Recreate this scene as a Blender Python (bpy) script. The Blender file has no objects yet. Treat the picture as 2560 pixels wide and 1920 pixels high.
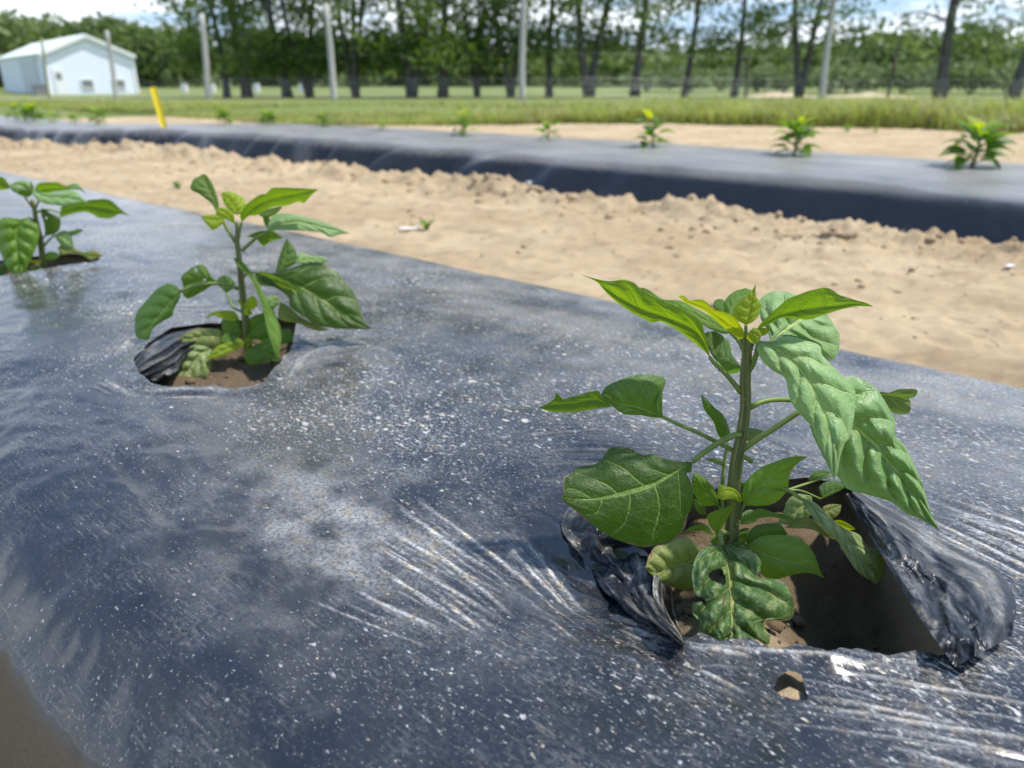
import bpy, math, random
import numpy as np

# ------------------------------------------------------------------ camera, sky, sun, exposure
SC = bpy.context.scene
COL = SC.collection
PITCH = math.radians(22.3)
CT, ST = math.cos(PITCH), math.sin(PITCH)
CAMZ = 0.46
LENS = 26.0
FPX = 2560 * LENS / 36.0

cam_data = bpy.data.cameras.new('camera')
cam = bpy.data.objects.new('camera', cam_data)
COL.objects.link(cam)
cam.location = (0, 0, CAMZ)
cam.rotation_euler = (math.pi / 2 - PITCH, 0, 0)
cam_data.lens = LENS
cam_data.sensor_width = 36
cam_data.sensor_fit = 'HORIZONTAL'
cam_data.clip_start = 0.02
cam_data.clip_end = 2000
cam_data.dof.use_dof = True
cam_data.dof.focus_distance = 0.50
cam_data.dof.aperture_fstop = 7.0
SC.camera = cam

SUN_TO = np.array([0.45, -0.03, 0.89]); SUN_TO = SUN_TO / np.linalg.norm(SUN_TO)
SUN_EL = math.asin(SUN_TO[2]); SUN_ROT = math.atan2(SUN_TO[0], SUN_TO[1])
sun_data = bpy.data.lights.new('sun', 'SUN')
sun_data.energy = 3.9
sun_data.angle = math.radians(2.5)
sun_data.color = (1.0, 0.955, 0.88)
sun = bpy.data.objects.new('sun', sun_data)
COL.objects.link(sun)
from mathutils import Vector
sun.rotation_euler = Vector((-SUN_TO[0], -SUN_TO[1], -SUN_TO[2])).to_track_quat('-Z', 'Y').to_euler()
sun.location = (20, 0, 30)

SC.view_settings.view_transform = 'Standard'
SC.view_settings.look = 'None'
SC.view_settings.exposure = 0.50
SC.view_settings.gamma = 1.0
SC.view_settings.use_curve_mapping = False
SC.cycles.use_denoising = True
SC.cycles.max_bounces = 8
SC.cycles.transparent_max_bounces = 8
SC.cycles.sample_clamp_indirect = 8.0


class NG:
    """small helper for building node trees"""
    def __init__(self, tree):
        self.t = tree
        tree.nodes.clear()

    def n(self, kind, ins=None, **props):
        nd = self.t.nodes.new(kind)
        for k, v in props.items():
            setattr(nd, k, v)
        if ins:
            for k, v in ins.items():
                s = nd.inputs[k]
                if hasattr(v, 'is_output') or isinstance(v, bpy.types.NodeSocket):
                    self.t.links.new(v, s)
                else:
                    s.default_value = v
        return nd

    def m(self, op, a, b=None, c=None, clamp=False):
        nd = self.t.nodes.new('ShaderNodeMath')
        nd.operation = op
        nd.use_clamp = clamp
        for i, v in enumerate((a, b, c)):
            if v is None:
                continue
            if isinstance(v, bpy.types.NodeSocket):
                self.t.links.new(v, nd.inputs[i])
            else:
                nd.inputs[i].default_value = v
        return nd.outputs[0]

    def ss(self, x, lo, hi):
        """smoothstep of x from lo to hi -> 0..1 (lo may be greater than hi)"""
        nd = self.t.nodes.new('ShaderNodeMapRange')
        nd.interpolation_type = 'SMOOTHSTEP'
        self.t.links.new(x, nd.inputs['Value'])
        if lo <= hi:
            v = (lo, hi, 0, 1)
        else:
            v = (hi, lo, 1, 0)
        for k, q in zip(('From Min', 'From Max', 'To Min', 'To Max'), v):
            nd.inputs[k].default_value = q
        return nd.outputs['Result']

    def mix(self, f, a, b):
        nd = self.t.nodes.new('ShaderNodeMix')
        nd.data_type = 'RGBA'
        for s, v in ((nd.inputs[0], f), (nd.inputs[6], a), (nd.inputs[7], b)):
            if isinstance(v, bpy.types.NodeSocket):
                self.t.links.new(v, s)
            elif isinstance(v, (int, float)):
                s.default_value = v
            else:
                s.default_value = (v[0], v[1], v[2], 1)
        return nd.outputs[2]

    def noise(self, vec, scale, detail=4, rough=0.55, dim='3D', out='Fac', dist=0.0):
        nd = self.n('ShaderNodeTexNoise', {'Scale': scale, 'Detail': detail, 'Roughness': rough, 'Distortion': dist},
                    noise_dimensions=dim)
        if vec is not None:
            self.t.links.new(vec, nd.inputs['Vector'])
        return nd.outputs[out]

    def vor(self, vec, scale, feature='F1', dim='3D', out='Distance', rnd=1.0):
        nd = self.n('ShaderNodeTexVoronoi', {'Scale': scale, 'Randomness': rnd}, voronoi_dimensions=dim, feature=feature)
        if vec is not None:
            self.t.links.new(vec, nd.inputs['Vector'])
        return nd.outputs[out]

    def bump(self, h, strength, dist, normal=None):
        nd = self.n('ShaderNodeBump', {'Strength': strength, 'Distance': dist, 'Height': h})
        if normal is not None:
            self.t.links.new(normal, nd.inputs['Normal'])
        return nd.outputs[0]

    def out(self, shader):
        o = self.t.nodes.new('ShaderNodeOutputMaterial')
        self.t.links.new(shader, o.inputs['Surface'])

    def pbsdf(self, col, rough=0.5, spec=0.5, normal=None, **kw):
        ins = {'Base Color': (col if isinstance(col, bpy.types.NodeSocket) else (col[0], col[1], col[2], 1)),
               'Roughness': rough, 'Specular IOR Level': spec}
        if normal is not None:
            ins['Normal'] = normal
        ins.update(kw)
        return self.n('ShaderNodeBsdfPrincipled', ins).outputs[0]


def new_mat(name):
    m = bpy.data.materials.new(name)
    m.use_nodes = True
    return m, NG(m.node_tree)


# sky
W = bpy.data.worlds.new('World')
SC.world = W
W.use_nodes = True
g = NG(W.node_tree)
skyn = g.n('ShaderNodeTexSky', sky_type='NISHITA', sun_disc=False, sun_elevation=SUN_EL, sun_rotation=SUN_ROT,
           altitude=100.0, air_density=1.0, dust_density=1.0, ozone_density=1.2)
tc = g.n('ShaderNodeTexCoord')
sep = g.n('ShaderNodeSeparateXYZ', {0: tc.outputs['Generated']})
zc = g.m('MAXIMUM', sep.outputs[2], 0.0)
den = g.m('ADD', zc, 0.16)
cx = g.m('DIVIDE', sep.outputs[0], den)
cy = g.m('DIVIDE', sep.outputs[1], den)
cv = g.n('ShaderNodeCombineXYZ', {0: cx, 1: cy, 2: 3.7})
c1 = g.noise(cv.outputs[0], 1.15, 7, 0.56, dist=0.25)
hz = g.ss(sep.outputs[2], 0.60, 0.10)
cf = g.m('ADD', c1, g.m('MULTIPLY_ADD', hz, 0.19, -0.07))
cmask = g.ss(cf, 0.50, 0.66)
c2 = g.noise(cv.outputs[0], 3.1, 5, 0.6)
ccol = g.mix(c2, (6.3, 6.9, 7.9), (10.5, 10.8, 11.0))
blu = g.mix(0.45, skyn.outputs[0], (2.1, 4.1, 7.8))
scol = g.mix(g.m('MULTIPLY', cmask, 0.93), blu, ccol)
bg = g.n('ShaderNodeBackground', {'Color': scol, 'Strength': 0.12})
wo = W.node_tree.nodes.new('ShaderNodeOutputWorld')
W.node_tree.links.new(bg.outputs[0], wo.inputs['Surface'])

# ------------------------------------------------------------------ geometry helpers
rng = np.random.default_rng(11)
D_S = np.array([-0.763, 0.647])      # along the beds (far left)
D_N = np.array([0.647, 0.763])       # across the beds (away, right)


def ray(px, py):
    u = (px - 1280.0) / FPX
    v = (960.0 - py) / FPX
    return np.array([u + 0 * v, CT + v * ST + 0 * u, -ST + v * CT + 0 * u])


def at_z(px, py, z):
    r = ray(px, py)
    t = (z - CAMZ) / r[2]
    return np.array([r[0] * t, r[1] * t, z + 0 * t])


def at_y(px, py, y):
    r = ray(px, py)
    t = y / r[1]
    return np.stack([r[0] * t, r[1] * t, CAMZ + r[2] * t], -1)


def sn(p):
    return np.array([p[0] * D_S[0] + p[1] * D_S[1], p[0] * D_N[0] + p[1] * D_N[1]])


def xy(s, n):
    return s * D_S[0] + n * D_N[0], s * D_S[1] + n * D_N[1]


def px_sn(px, py, z=0.16):
    return sn(at_z(px, py, z))


_perm = np.random.default_rng(5).permutation(256).astype(np.int64)
_perm = np.concatenate([_perm, _perm, _perm])
_ang = np.random.default_rng(6).random(256) * 2 * np.pi
_gx, _gy = np.cos(_ang), np.sin(_ang)


def perlin(x, y, seed=0):
    x = np.asarray(x, float) + seed * 17.13
    y = np.asarray(y, float) + seed * 7.77
    xi = np.floor(x).astype(np.int64); yi = np.floor(y).astype(np.int64)
    xf = x - xi; yf = y - yi
    u = xf * xf * xf * (xf * (xf * 6 - 15) + 10)
    v = yf * yf * yf * (yf * (yf * 6 - 15) + 10)

    def gr(ix, iy, fx, fy):
        h = _perm[(_perm[ix & 255] + iy) & 255]
        return _gx[h] * fx + _gy[h] * fy
    a = gr(xi, yi, xf, yf); b = gr(xi + 1, yi, xf - 1, yf)
    c = gr(xi, yi + 1, xf, yf - 1); d = gr(xi + 1, yi + 1, xf - 1, yf - 1)
    return (a * (1 - u) + b * u) * (1 - v) + (c * (1 - u) + d * u) * v


def fbm(x, y, octv=4, seed=0, gain=0.5):
    r = 0; a = 1.0; f = 1.0
    for i in range(octv):
        r = r + a * perlin(x * f, y * f, seed + i)
        a *= gain; f *= 2.03
    return r


def sstep(x, a, b):
    t = np.clip((x - a) / (b - a), 0, 1)
    return t * t * (3 - 2 * t)


def inside(poly, x, y):
    c = np.zeros(np.shape(x), bool)
    k = len(poly)
    for i in range(k):
        x1, y1 = poly[i]; x2, y2 = poly[(i + 1) % k]
        cond = ((y1 > y) != (y2 > y))
        xin = (x2 - x1) * (y - y1) / ((y2 - y1) if y2 != y1 else 1e-9) + x1
        c ^= cond & (x < xin)
    return c


def poly_near(poly, x, y):
    """distance and nearest point on a closed polygon"""
    bd = np.full(np.shape(x), 1e9); bx = np.array(x, float); by = np.array(y, float)
    k = len(poly)
    for i in range(k):
        x1, y1 = poly[i]; x2, y2 = poly[(i + 1) % k]
        dx, dy = x2 - x1, y2 - y1
        t = np.clip(((x - x1) * dx + (y - y1) * dy) / (dx * dx + dy * dy + 1e-12), 0, 1)
        qx, qy = x1 + t * dx, y1 + t * dy
        d = np.hypot(x - qx, y - qy)
        k2 = d < bd
        bd = np.where(k2, d, bd); bx = np.where(k2, qx, bx); by = np.where(k2, qy, by)
    return bd, bx, by


def resample(pts, n):
    """Catmull-Rom through the points, n samples by arc length"""
    p = np.array(pts, float)
    if len(p) == 2:
        t = np.linspace(0, 1, n)[:, None]
        return p[0] * (1 - t) + p[1] * t
    q = np.vstack([2 * p[0] - p[1], p, 2 * p[-1] - p[-2]])
    out = []
    for i in range(1, len(q) - 2):
        t = np.linspace(0, 1, 14, endpoint=False)[:, None]
        a, b, c, d = q[i - 1], q[i], q[i + 1], q[i + 2]
        out.append(0.5 * (2 * b + (c - a) * t + (2 * a - 5 * b + 4 * c - d) * t * t + (3 * b - a - 3 * c + d) * t ** 3))
    out.append(p[-1:])
    o = np.vstack(out)
    L = np.concatenate([[0], np.cumsum(np.linalg.norm(np.diff(o[:, :2], axis=0), axis=1))])
    s = np.linspace(0, L[-1], n)
    return np.stack([np.interp(s, L, o[:, k]) for k in range(o.shape[1])], -1)


class MB:
    """collects geometry for ONE mesh object"""
    def __init__(self):
        self.v = []; self.f = []; self.mi = []; self.uv = []; self.nv = 0

    def add(self, v, f, mi=0, uv=None):
        v = np.asarray(v, float)
        self.v.append(v)
        off = self.nv
        self.f.extend([[i + off for i in q] for q in f])
        self.mi.extend([mi] * len(f))
        self.uv.append(np.zeros((len(v), 2)) if uv is None else np.asarray(uv, float))
        self.nv += len(v)

    def tube(self, pts, rad, k=8, mi=0, cap=True):
        p = np.asarray(pts, float); n = len(p)
        rad = np.broadcast_to(np.asarray(rad, float), (n,))
        tan = np.gradient(p, axis=0)
        tan /= np.linalg.norm(tan, axis=1)[:, None] + 1e-12
        ref = np.array([0.13, 0.9, 0.1]) if abs(tan[0][1]) < 0.8 else np.array([1, 0, 0.1])
        vs = []
        a = np.cross(tan[0], ref); a /= np.linalg.norm(a)
        for i in range(n):
            a = a - tan[i] * np.dot(a, tan[i]); a /= np.linalg.norm(a) + 1e-12
            b = np.cross(tan[i], a)
            th = np.arange(k) * 2 * np.pi / k
            vs.append(p[i] + rad[i] * (np.cos(th)[:, None] * a + np.sin(th)[:, None] * b))
        V = np.vstack(vs)
        F = []
        for i in range(n - 1):
            for j in range(k):
                F.append([i * k + j, i * k + (j + 1) % k, (i + 1) * k + (j + 1) % k, (i + 1) * k + j])
        if cap:
            F.append(list(range(k))[::-1]); F.append([(n - 1) * k + j for j in range(k)])
        uv = np.stack([np.tile(np.arange(k) / k, n), np.repeat(np.linspace(0, 1, n), k)], -1)
        self.add(V, F, mi, uv)

    def box(self, c, h, ax=None, mi=0):
        """box with centre c, half sizes h, optional 3x3 axes"""
        c = np.asarray(c, float); h = np.asarray(h, float)
        A = np.eye(3) if ax is None else np.asarray(ax, float)
        sg = np.array([[-1, -1, -1], [1, -1, -1], [1, 1, -1], [-1, 1, -1], [-1, -1, 1], [1, -1, 1], [1, 1, 1], [-1, 1, 1]])
        V = c + (sg * h) @ A
        F = [[0, 3, 2, 1], [4, 5, 6, 7], [0, 1, 5, 4], [1, 2, 6, 5], [2, 3, 7, 6], [3, 0, 4, 7]]
        self.add(V, F, mi)

    def quads(self, c, a, b, mi=0):
        """many separate quads: centres c, half axes a and b (N,3)"""
        n = len(c)
        V = np.stack([c - a - b, c + a - b * 0.4, c + a * 0.8 + b, c - a + b * 0.5], 1).reshape(-1, 3)
        F = np.arange(4 * n).reshape(n, 4).tolist()
        self.add(V, F, mi)

    def build(self, name, mats, parent=None, smooth=True, origin=None):
        V = np.vstack(self.v) if self.v else np.zeros((0, 3))
        o = np.zeros(3) if origin is None else np.asarray(origin, float)
        me = bpy.data.meshes.new(name)
        me.from_pydata((V - o).tolist(), [], self.f)
        for m in (mats if isinstance(mats, (list, tuple)) else [mats]):
            me.materials.append(m)
        if len(self.f):
            me.polygons.foreach_set('material_index', self.mi)
            me.polygons.foreach_set('use_smooth', [smooth] * len(self.f))
            UV = np.vstack(self.uv)
            lay = me.uv_layers.new(name='UVMap')
            idx = np.zeros(len(me.loops), np.int32)
            me.loops.foreach_get('vertex_index', idx)
            lay.data.foreach_set('uv', UV[idx].ravel())
        me.update()
        ob = bpy.data.objects.new(name, me)
        COL.objects.link(ob)
        if parent is not None:
            ob.parent = parent
        else:
            ob.location = o
        return ob


def tag(o, label=None, cat=None, group=None, kind=None):
    if label: o['label'] = label
    if cat: o['category'] = cat
    if group: o['group'] = group
    if kind: o['kind'] = kind
    return o


def thing(name, label, cat, loc=(0, 0, 0), group=None):
    o = bpy.data.objects.new(name, None)
    o.empty_display_size = 0.05
    COL.objects.link(o)
    o.location = loc
    return tag(o, label, cat, group)


def copy_tree(o, parent=None):
    c = o.copy(); COL.objects.link(c)
    if parent is not None:
        c.parent = parent
    for ch in list(o.children):
        copy_tree(ch, c)
    return c


def grid_faces(nr, nc):
    i = np.arange(nr - 1)[:, None]; j = np.arange(nc - 1)[None, :]
    a = i * nc + j
    return np.stack([a, a + 1, a + nc + 1, a + nc], -1).reshape(-1, 4)


def mesh_np(name, V, F, mat, attrs=None, uv=None, parent=None, smooth=True):
    me = bpy.data.meshes.new(name)
    me.vertices.add(len(V)); me.vertices.foreach_set('co', np.asarray(V, np.float32).ravel())
    me.loops.add(F.size); me.loops.foreach_set('vertex_index', F.ravel().astype(np.int32))
    me.polygons.add(len(F)); me.polygons.foreach_set('loop_start', (np.arange(len(F)) * F.shape[1]).astype(np.int32))
    me.update(calc_edges=True); me.validate()
    me.polygons.foreach_set('use_smooth', [smooth] * len(me.polygons))
    for k, a in (attrs or {}).items():
        at = me.attributes.new(k, 'FLOAT', 'POINT'); at.data.foreach_set('value', np.asarray(a, np.float32).ravel())
    if uv is not None:
        lay = me.uv_layers.new(name='UVMap'); lay.data.foreach_set('uv', np.asarray(uv, np.float32)[F.ravel()].ravel())
    me.materials.append(mat)
    me.update()
    ob = bpy.data.objects.new(name, me); COL.objects.link(ob)
    if parent is not None: ob.parent = parent
    return ob
# ------------------------------------------------------------------ materials of the ground and the films
def soil_material():
    m, g = new_mat('sandy soil')
    tcn = g.n('ShaderNodeTexCoord').outputs['Object']
    big = g.noise(tcn, 1.6, 5, 0.6)
    mid = g.noise(tcn, 14.0, 6, 0.62)
    fine = g.noise(tcn, 160.0, 5, 0.7)
    grain = g.noise(tcn, 900.0, 2, 0.6)
    col = g.mix(g.ss(big, 0.35, 0.68), (0.42, 0.31, 0.185), (0.55, 0.425, 0.27))
    col = g.mix(g.m('MULTIPLY', g.ss(mid, 0.48, 0.70), 0.62), col, (0.33, 0.235, 0.145))
    streak = g.noise(g.n('ShaderNodeMapping', {'Vector': tcn, 'Rotation': (0, 0, 0.70), 'Scale': (1.6, 7.0, 1.0)}).outputs[0], 1.3, 6, 0.65)
    col = g.mix(g.m('MULTIPLY', g.ss(streak, 0.50, 0.68), 0.62), col, (0.31, 0.22, 0.135))
    col = g.mix(g.m('MULTIPLY', g.ss(fine, 0.56, 0.74), 0.55), col, (0.25, 0.175, 0.105))
    col = g.mix(g.m('MULTIPLY', g.ss(grain, 0.60, 0.80), 0.45), col, (0.70, 0.60, 0.47))
    gr = g.n('ShaderNodeAttribute', attribute_name='grass').outputs['Fac']
    gm = g.ss(g.m('ADD', gr, g.m('MULTIPLY', g.m('SUBTRACT', mid, 0.5), 0.9)), 0.42, 0.60)
    gcol = g.mix(mid, (0.075, 0.105, 0.022), (0.17, 0.17, 0.05))
    col = g.mix(gm, col, gcol)
    dk = g.n('ShaderNodeAttribute', attribute_name='pit_shade').outputs['Fac']
    col = g.mix(g.m('MULTIPLY', dk, 0.88), col, g.mix(fine, (0.040, 0.027, 0.017), (0.165, 0.115, 0.070)))  # shade inside the planting holes painted into the soil colour
    h = g.m('ADD', g.m('MULTIPLY', mid, 0.5), g.m('ADD', g.m('MULTIPLY', fine, 0.35), g.m('MULTIPLY', grain, 0.18)))
    nb = g.bump(h, 0.9, 0.012)
    g.out(g.pbsdf(col, 0.95, 0.15, nb))
    return m


def film_material(name, dusty=1.0, rough0=0.13, spec=0.72):
    m, g = new_mat(name)
    uvn = g.n('ShaderNodeUVMap', uv_map='UVMap').outputs[0]
    dattr = g.n('ShaderNodeAttribute', attribute_name='dust').outputs['Fac']
    soilattr = g.n('ShaderNodeAttribute', attribute_name='caked').outputs['Fac']
    keepd = g.m('SUBTRACT', 1.0, g.n('ShaderNodeAttribute', attribute_name='clean_shade').outputs['Fac'])
    dens = g.noise(uvn, 4.0, 4, 0.6)
    mp = g.n('ShaderNodeMapping', {'Vector': uvn, 'Rotation': (0, 0, -0.65), 'Scale': (1.0, 1.75, 1.0)}).outputs[0]
    near_side = g.ss(g.n('ShaderNodeSeparateXYZ', {0: uvn}).outputs[1], 0.16, 0.44)     # the row side is splashed most
    dk = g.m('MULTIPLY_ADD', near_side, 0.058, g.m('MULTIPLY_ADD', dens, 0.26, -0.126))

    def flecks(scale, thr, soft, det=3.0):
        nz = g.noise(mp, scale, det, 0.55, dist=0.12)
        return g.ss(g.m('ADD', nz, dk), thr, thr + soft)
    s1 = flecks(135.0, 0.640, 0.13, 5.0)
    s2 = flecks(62.0, 0.690, 0.09, 6.0)
    s3 = flecks(300.0, 0.610, 0.16, 4.0)
    t1 = g.noise(uvn, 90.0, 1)
    cloud = g.noise(uvn, 22.0, 8, 0.66)
    fine = g.noise(uvn, 520.0, 5, 0.7)
    strk = g.noise(g.n('ShaderNodeMapping', {'Vector': uvn, 'Scale': (45.0, 420.0, 1.0), 'Rotation': (0, 0, 0.35)}).outputs[0], 1.0, 5, 0.6)
    grit = g.ss(g.noise(mp, 210.0, 7, 0.78), 0.42, 0.68)
    veil = g.m('MULTIPLY', g.ss(cloud, 0.34, 0.78), grit)
    veil = g.m('ADD', g.m('MULTIPLY', veil, g.m('MULTIPLY_ADD', near_side, 0.26 * dusty, 0.15 * dusty)), g.m('MULTIPLY_ADD', near_side, 0.008 * dusty, 0.004 * dusty))
    veil2 = g.m('MULTIPLY', g.m('MULTIPLY', g.ss(strk, 0.52, 0.72), g.ss(cloud, 0.35, 0.65)), 0.14 * dusty)
    broken = g.ss(g.noise(uvn, 330.0, 4, 0.75), 0.34, 0.62)
    crease = g.m('MULTIPLY', dattr, g.m('MULTIPLY_ADD', broken, 0.75, 0.2))
    spot = g.m('MAXIMUM', g.m('MAXIMUM', g.m('MULTIPLY', s1, 0.78), g.m('MULTIPLY', s2, 0.85)), g.m('MULTIPLY', s3, 0.50))
    spot = g.m('MULTIPLY', g.m('MULTIPLY', spot, dusty), g.ss(fine, 0.22, 0.50))
    tot = g.m('MAXIMUM', g.m('MULTIPLY', spot, keepd), crease)
    tot = g.m('ADD', tot, g.m('MULTIPLY', g.m('ADD', veil, veil2), keepd), clamp=True)
    cake = g.ss(g.m('ADD', soilattr, g.m('MULTIPLY', g.m('SUBTRACT', cloud, 0.5), 0.5)), 0.35, 0.62)
    dcol = g.mix(g.ss(t1, 0.45, 0.7), (0.56, 0.55, 0.53), (0.62, 0.54, 0.42))
    cakecol = g.mix(fine, (0.045, 0.038, 0.030), (0.12, 0.10, 0.072))
    dcol = g.mix(g.ss(cake, 0.0, 0.18), dcol, cakecol)
    tot = g.m('MAXIMUM', tot, g.m('MULTIPLY', cake, 0.93))
    bh = g.m('ADD', g.m('MULTIPLY', g.noise(uvn, 70.0, 5, 0.6), 0.5), g.m('MULTIPLY', fine, 0.1))
    nb = g.bump(bh, 0.16, 0.0022)
    nb = g.bump(tot, 0.16, 0.0006, nb)
    rgh = g.m('ADD', rough0, g.m('MULTIPLY', cloud, 0.14))
    film = g.pbsdf((0.011, 0.0125, 0.018), rgh, spec, nb)
    film_ = g.n('ShaderNodeBsdfPrincipled', {'Base Color': dcol, 'Roughness': 0.95, 'Specular IOR Level': 0.1, 'Normal': nb}).outputs[0]
    mixn = g.n('ShaderNodeMixShader', {0: tot, 1: film, 2: film_})
    g.out(mixn.outputs[0])
    return m


M_SOIL = soil_material()
M_FILM = film_material('dusty black film')
M_FILM2 = film_material('cleaner black film', 0.30, 0.24, 0.5)
M_FLAP = film_material('crumpled black film', 0.5, 0.26, 0.40)

# ------------------------------------------------------------------ near bed: shape of the film
TOP = 0.16
NB0, NB1 = 0.135, 0.935


def lines_sn(L, ox=0, oy=0, sc=1.0, z=TOP):
    out = []
    for (a, b, c, d) in L:
        p = px_sn(ox + a / sc, oy + b / sc, z); q = px_sn(ox + c / sc, oy + d / sc, z)
        out.append((p, q))
    return out


CREASES = []
for L, amp, wid, du in (
    (lines_sn([(600, 650, 1400, 1200), (480, 690, 1090, 1100), (330, 780, 1170, 1230), (590, 860, 1240, 1370), (270, 880, 1180, 1400),
               (290, 1010, 930, 1400), (1150, 920, 1640, 1280), (1250, 860, 1730, 1280), (190, 1180, 830, 1460), (720, 1240, 1080, 1470)],
              800, 1000, 2.5136), 0.0016, 0.0028, 1.0),
    (lines_sn([(1420, 1370, 1650, 1510), (1870, 1400, 2090, 1530), (1900, 1370, 2230, 1560)], 800, 1000, 2.5136), 0.0018, 0.0026, 0.55),
    (lines_sn([(1260, 180, 2900, 700), (1290, 270, 2900, 830), (1330, 330, 2900, 930), (1340, 390, 2900, 1040), (1420, 510, 2900, 1200),
               (1080, 460, 2900, 1330), (1000, 330, 2800, 1180)], 2000, 1200, 4.0), 0.0021, 0.0030, 1.0),
    (lines_sn([(340, 980, 700, 1010), (360, 1070, 680, 1210), (1060, 1090, 2400, 1310), (1000, 1230, 1900, 1390), (1330, 1380, 2500, 1640),
               (900, 1270, 2500, 1520), (1430, 1500, 2100, 1700), (330, 960, 1500, 1075)], 1560, 1200, 2.212), 0.0015, 0.0027, 0.72),
    (lines_sn([(1340, 1190, 1700, 1202), (1350, 1155, 1690, 1165), (1330, 1228, 1650, 1236), (1400, 1215, 1690, 1222), (1850, 1125, 2080, 1180),
               (1860, 1165, 2080, 1222), (1300, 1120, 1600, 1100), (1880, 1190, 2040, 1228)]), 0.0028, 0.0040, 0.22),
    (lines_sn([(285, 900, 330, 850), (300, 890, 345, 845), (330, 985, 640, 992), (400, 1000, 560, 1005), (270, 960, 330, 1000),
               (560, 770, 430, 772), (560, 785, 420, 782), (700, 970, 800, 860), (720, 960, 760, 880)]), 0.0030, 0.005, 0.6),
):
    for p, q in L:
        CREASES.append((p, q, amp, wid, du))
        dv = (q - p) / np.hypot(*(q - p)); nv = np.array([-dv[1], dv[0]])
        for kk in (1, 2, 3):
            off = (0.0035 + 0.004 * rng.random()) * (1 if rng.random() < 0.5 else -1) * kk
            a = rng.uniform(-0.25, 0.3); b = rng.uniform(0.65, 1.25)
            CREASES.append((p + (q - p) * a + nv * off, p + (q - p) * b + nv * off * 0.7, amp * 0.45, wid * 0.55, du * rng.uniform(0.25, 0.7)))

HOLE1 = [px_sn(*p) for p in [(1712, 1290), (1640, 1400), (1628, 1480), (1655, 1560), (1708, 1618), (1752, 1606), (1800, 1630), (1868, 1620), (1926, 1650), (1990, 1640), (2060, 1660), (2140, 1650),
                             (2210, 1668), (2280, 1658), (2340, 1668), (2398, 1664), (2330, 1570), (2262, 1450), (2190, 1335), (2115, 1238), (2040, 1232),
                             (1960, 1240), (1820, 1262)]]
HOLE2 = [px_sn(*p) for p in [(335, 915), (352, 950), (380, 974), (450, 980), (540, 982), (620, 982), (655, 970), (700, 925), (728, 870),
                             (742, 820), (742, 814), (690, 812), (600, 816), (500, 822), (430, 838), (375, 872)]]
HOLE3 = [px_sn(*p) for p in [(-90, 690), (0, 692), (80, 686), (160, 677), (230, 668), (256, 660), (235, 650), (160, 648), (60, 652), (-60, 660)]]
HOLE4 = [px_sn(*p) for p in [(1928, 1738), (1948, 1706), (1965, 1698), (2000, 1702), (2008, 1735), (2020, 1764), (1990, 1766), (1950, 1758)]]
HOLES = [HOLE1, HOLE2, HOLE3, HOLE4]
HC = [np.mean(h, axis=0) for h in HOLES]


def near_profile(n):
    mid = 0.5 * (NB0 + NB1); hw = 0.5 * (NB1 - NB0)
    z = TOP + 0.006 - 0.010 * ((n - mid) / hw) ** 2
    lo = np.clip((NB0 + 0.02 - n) / 0.16, 0, 1.2)
    hi = np.clip((n - NB1 + 0.03) / 0.15, 0, 1.3)
    z = z - 0.175 * lo ** 1.9 - 0.17 * hi ** 1.8
    return z


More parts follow.
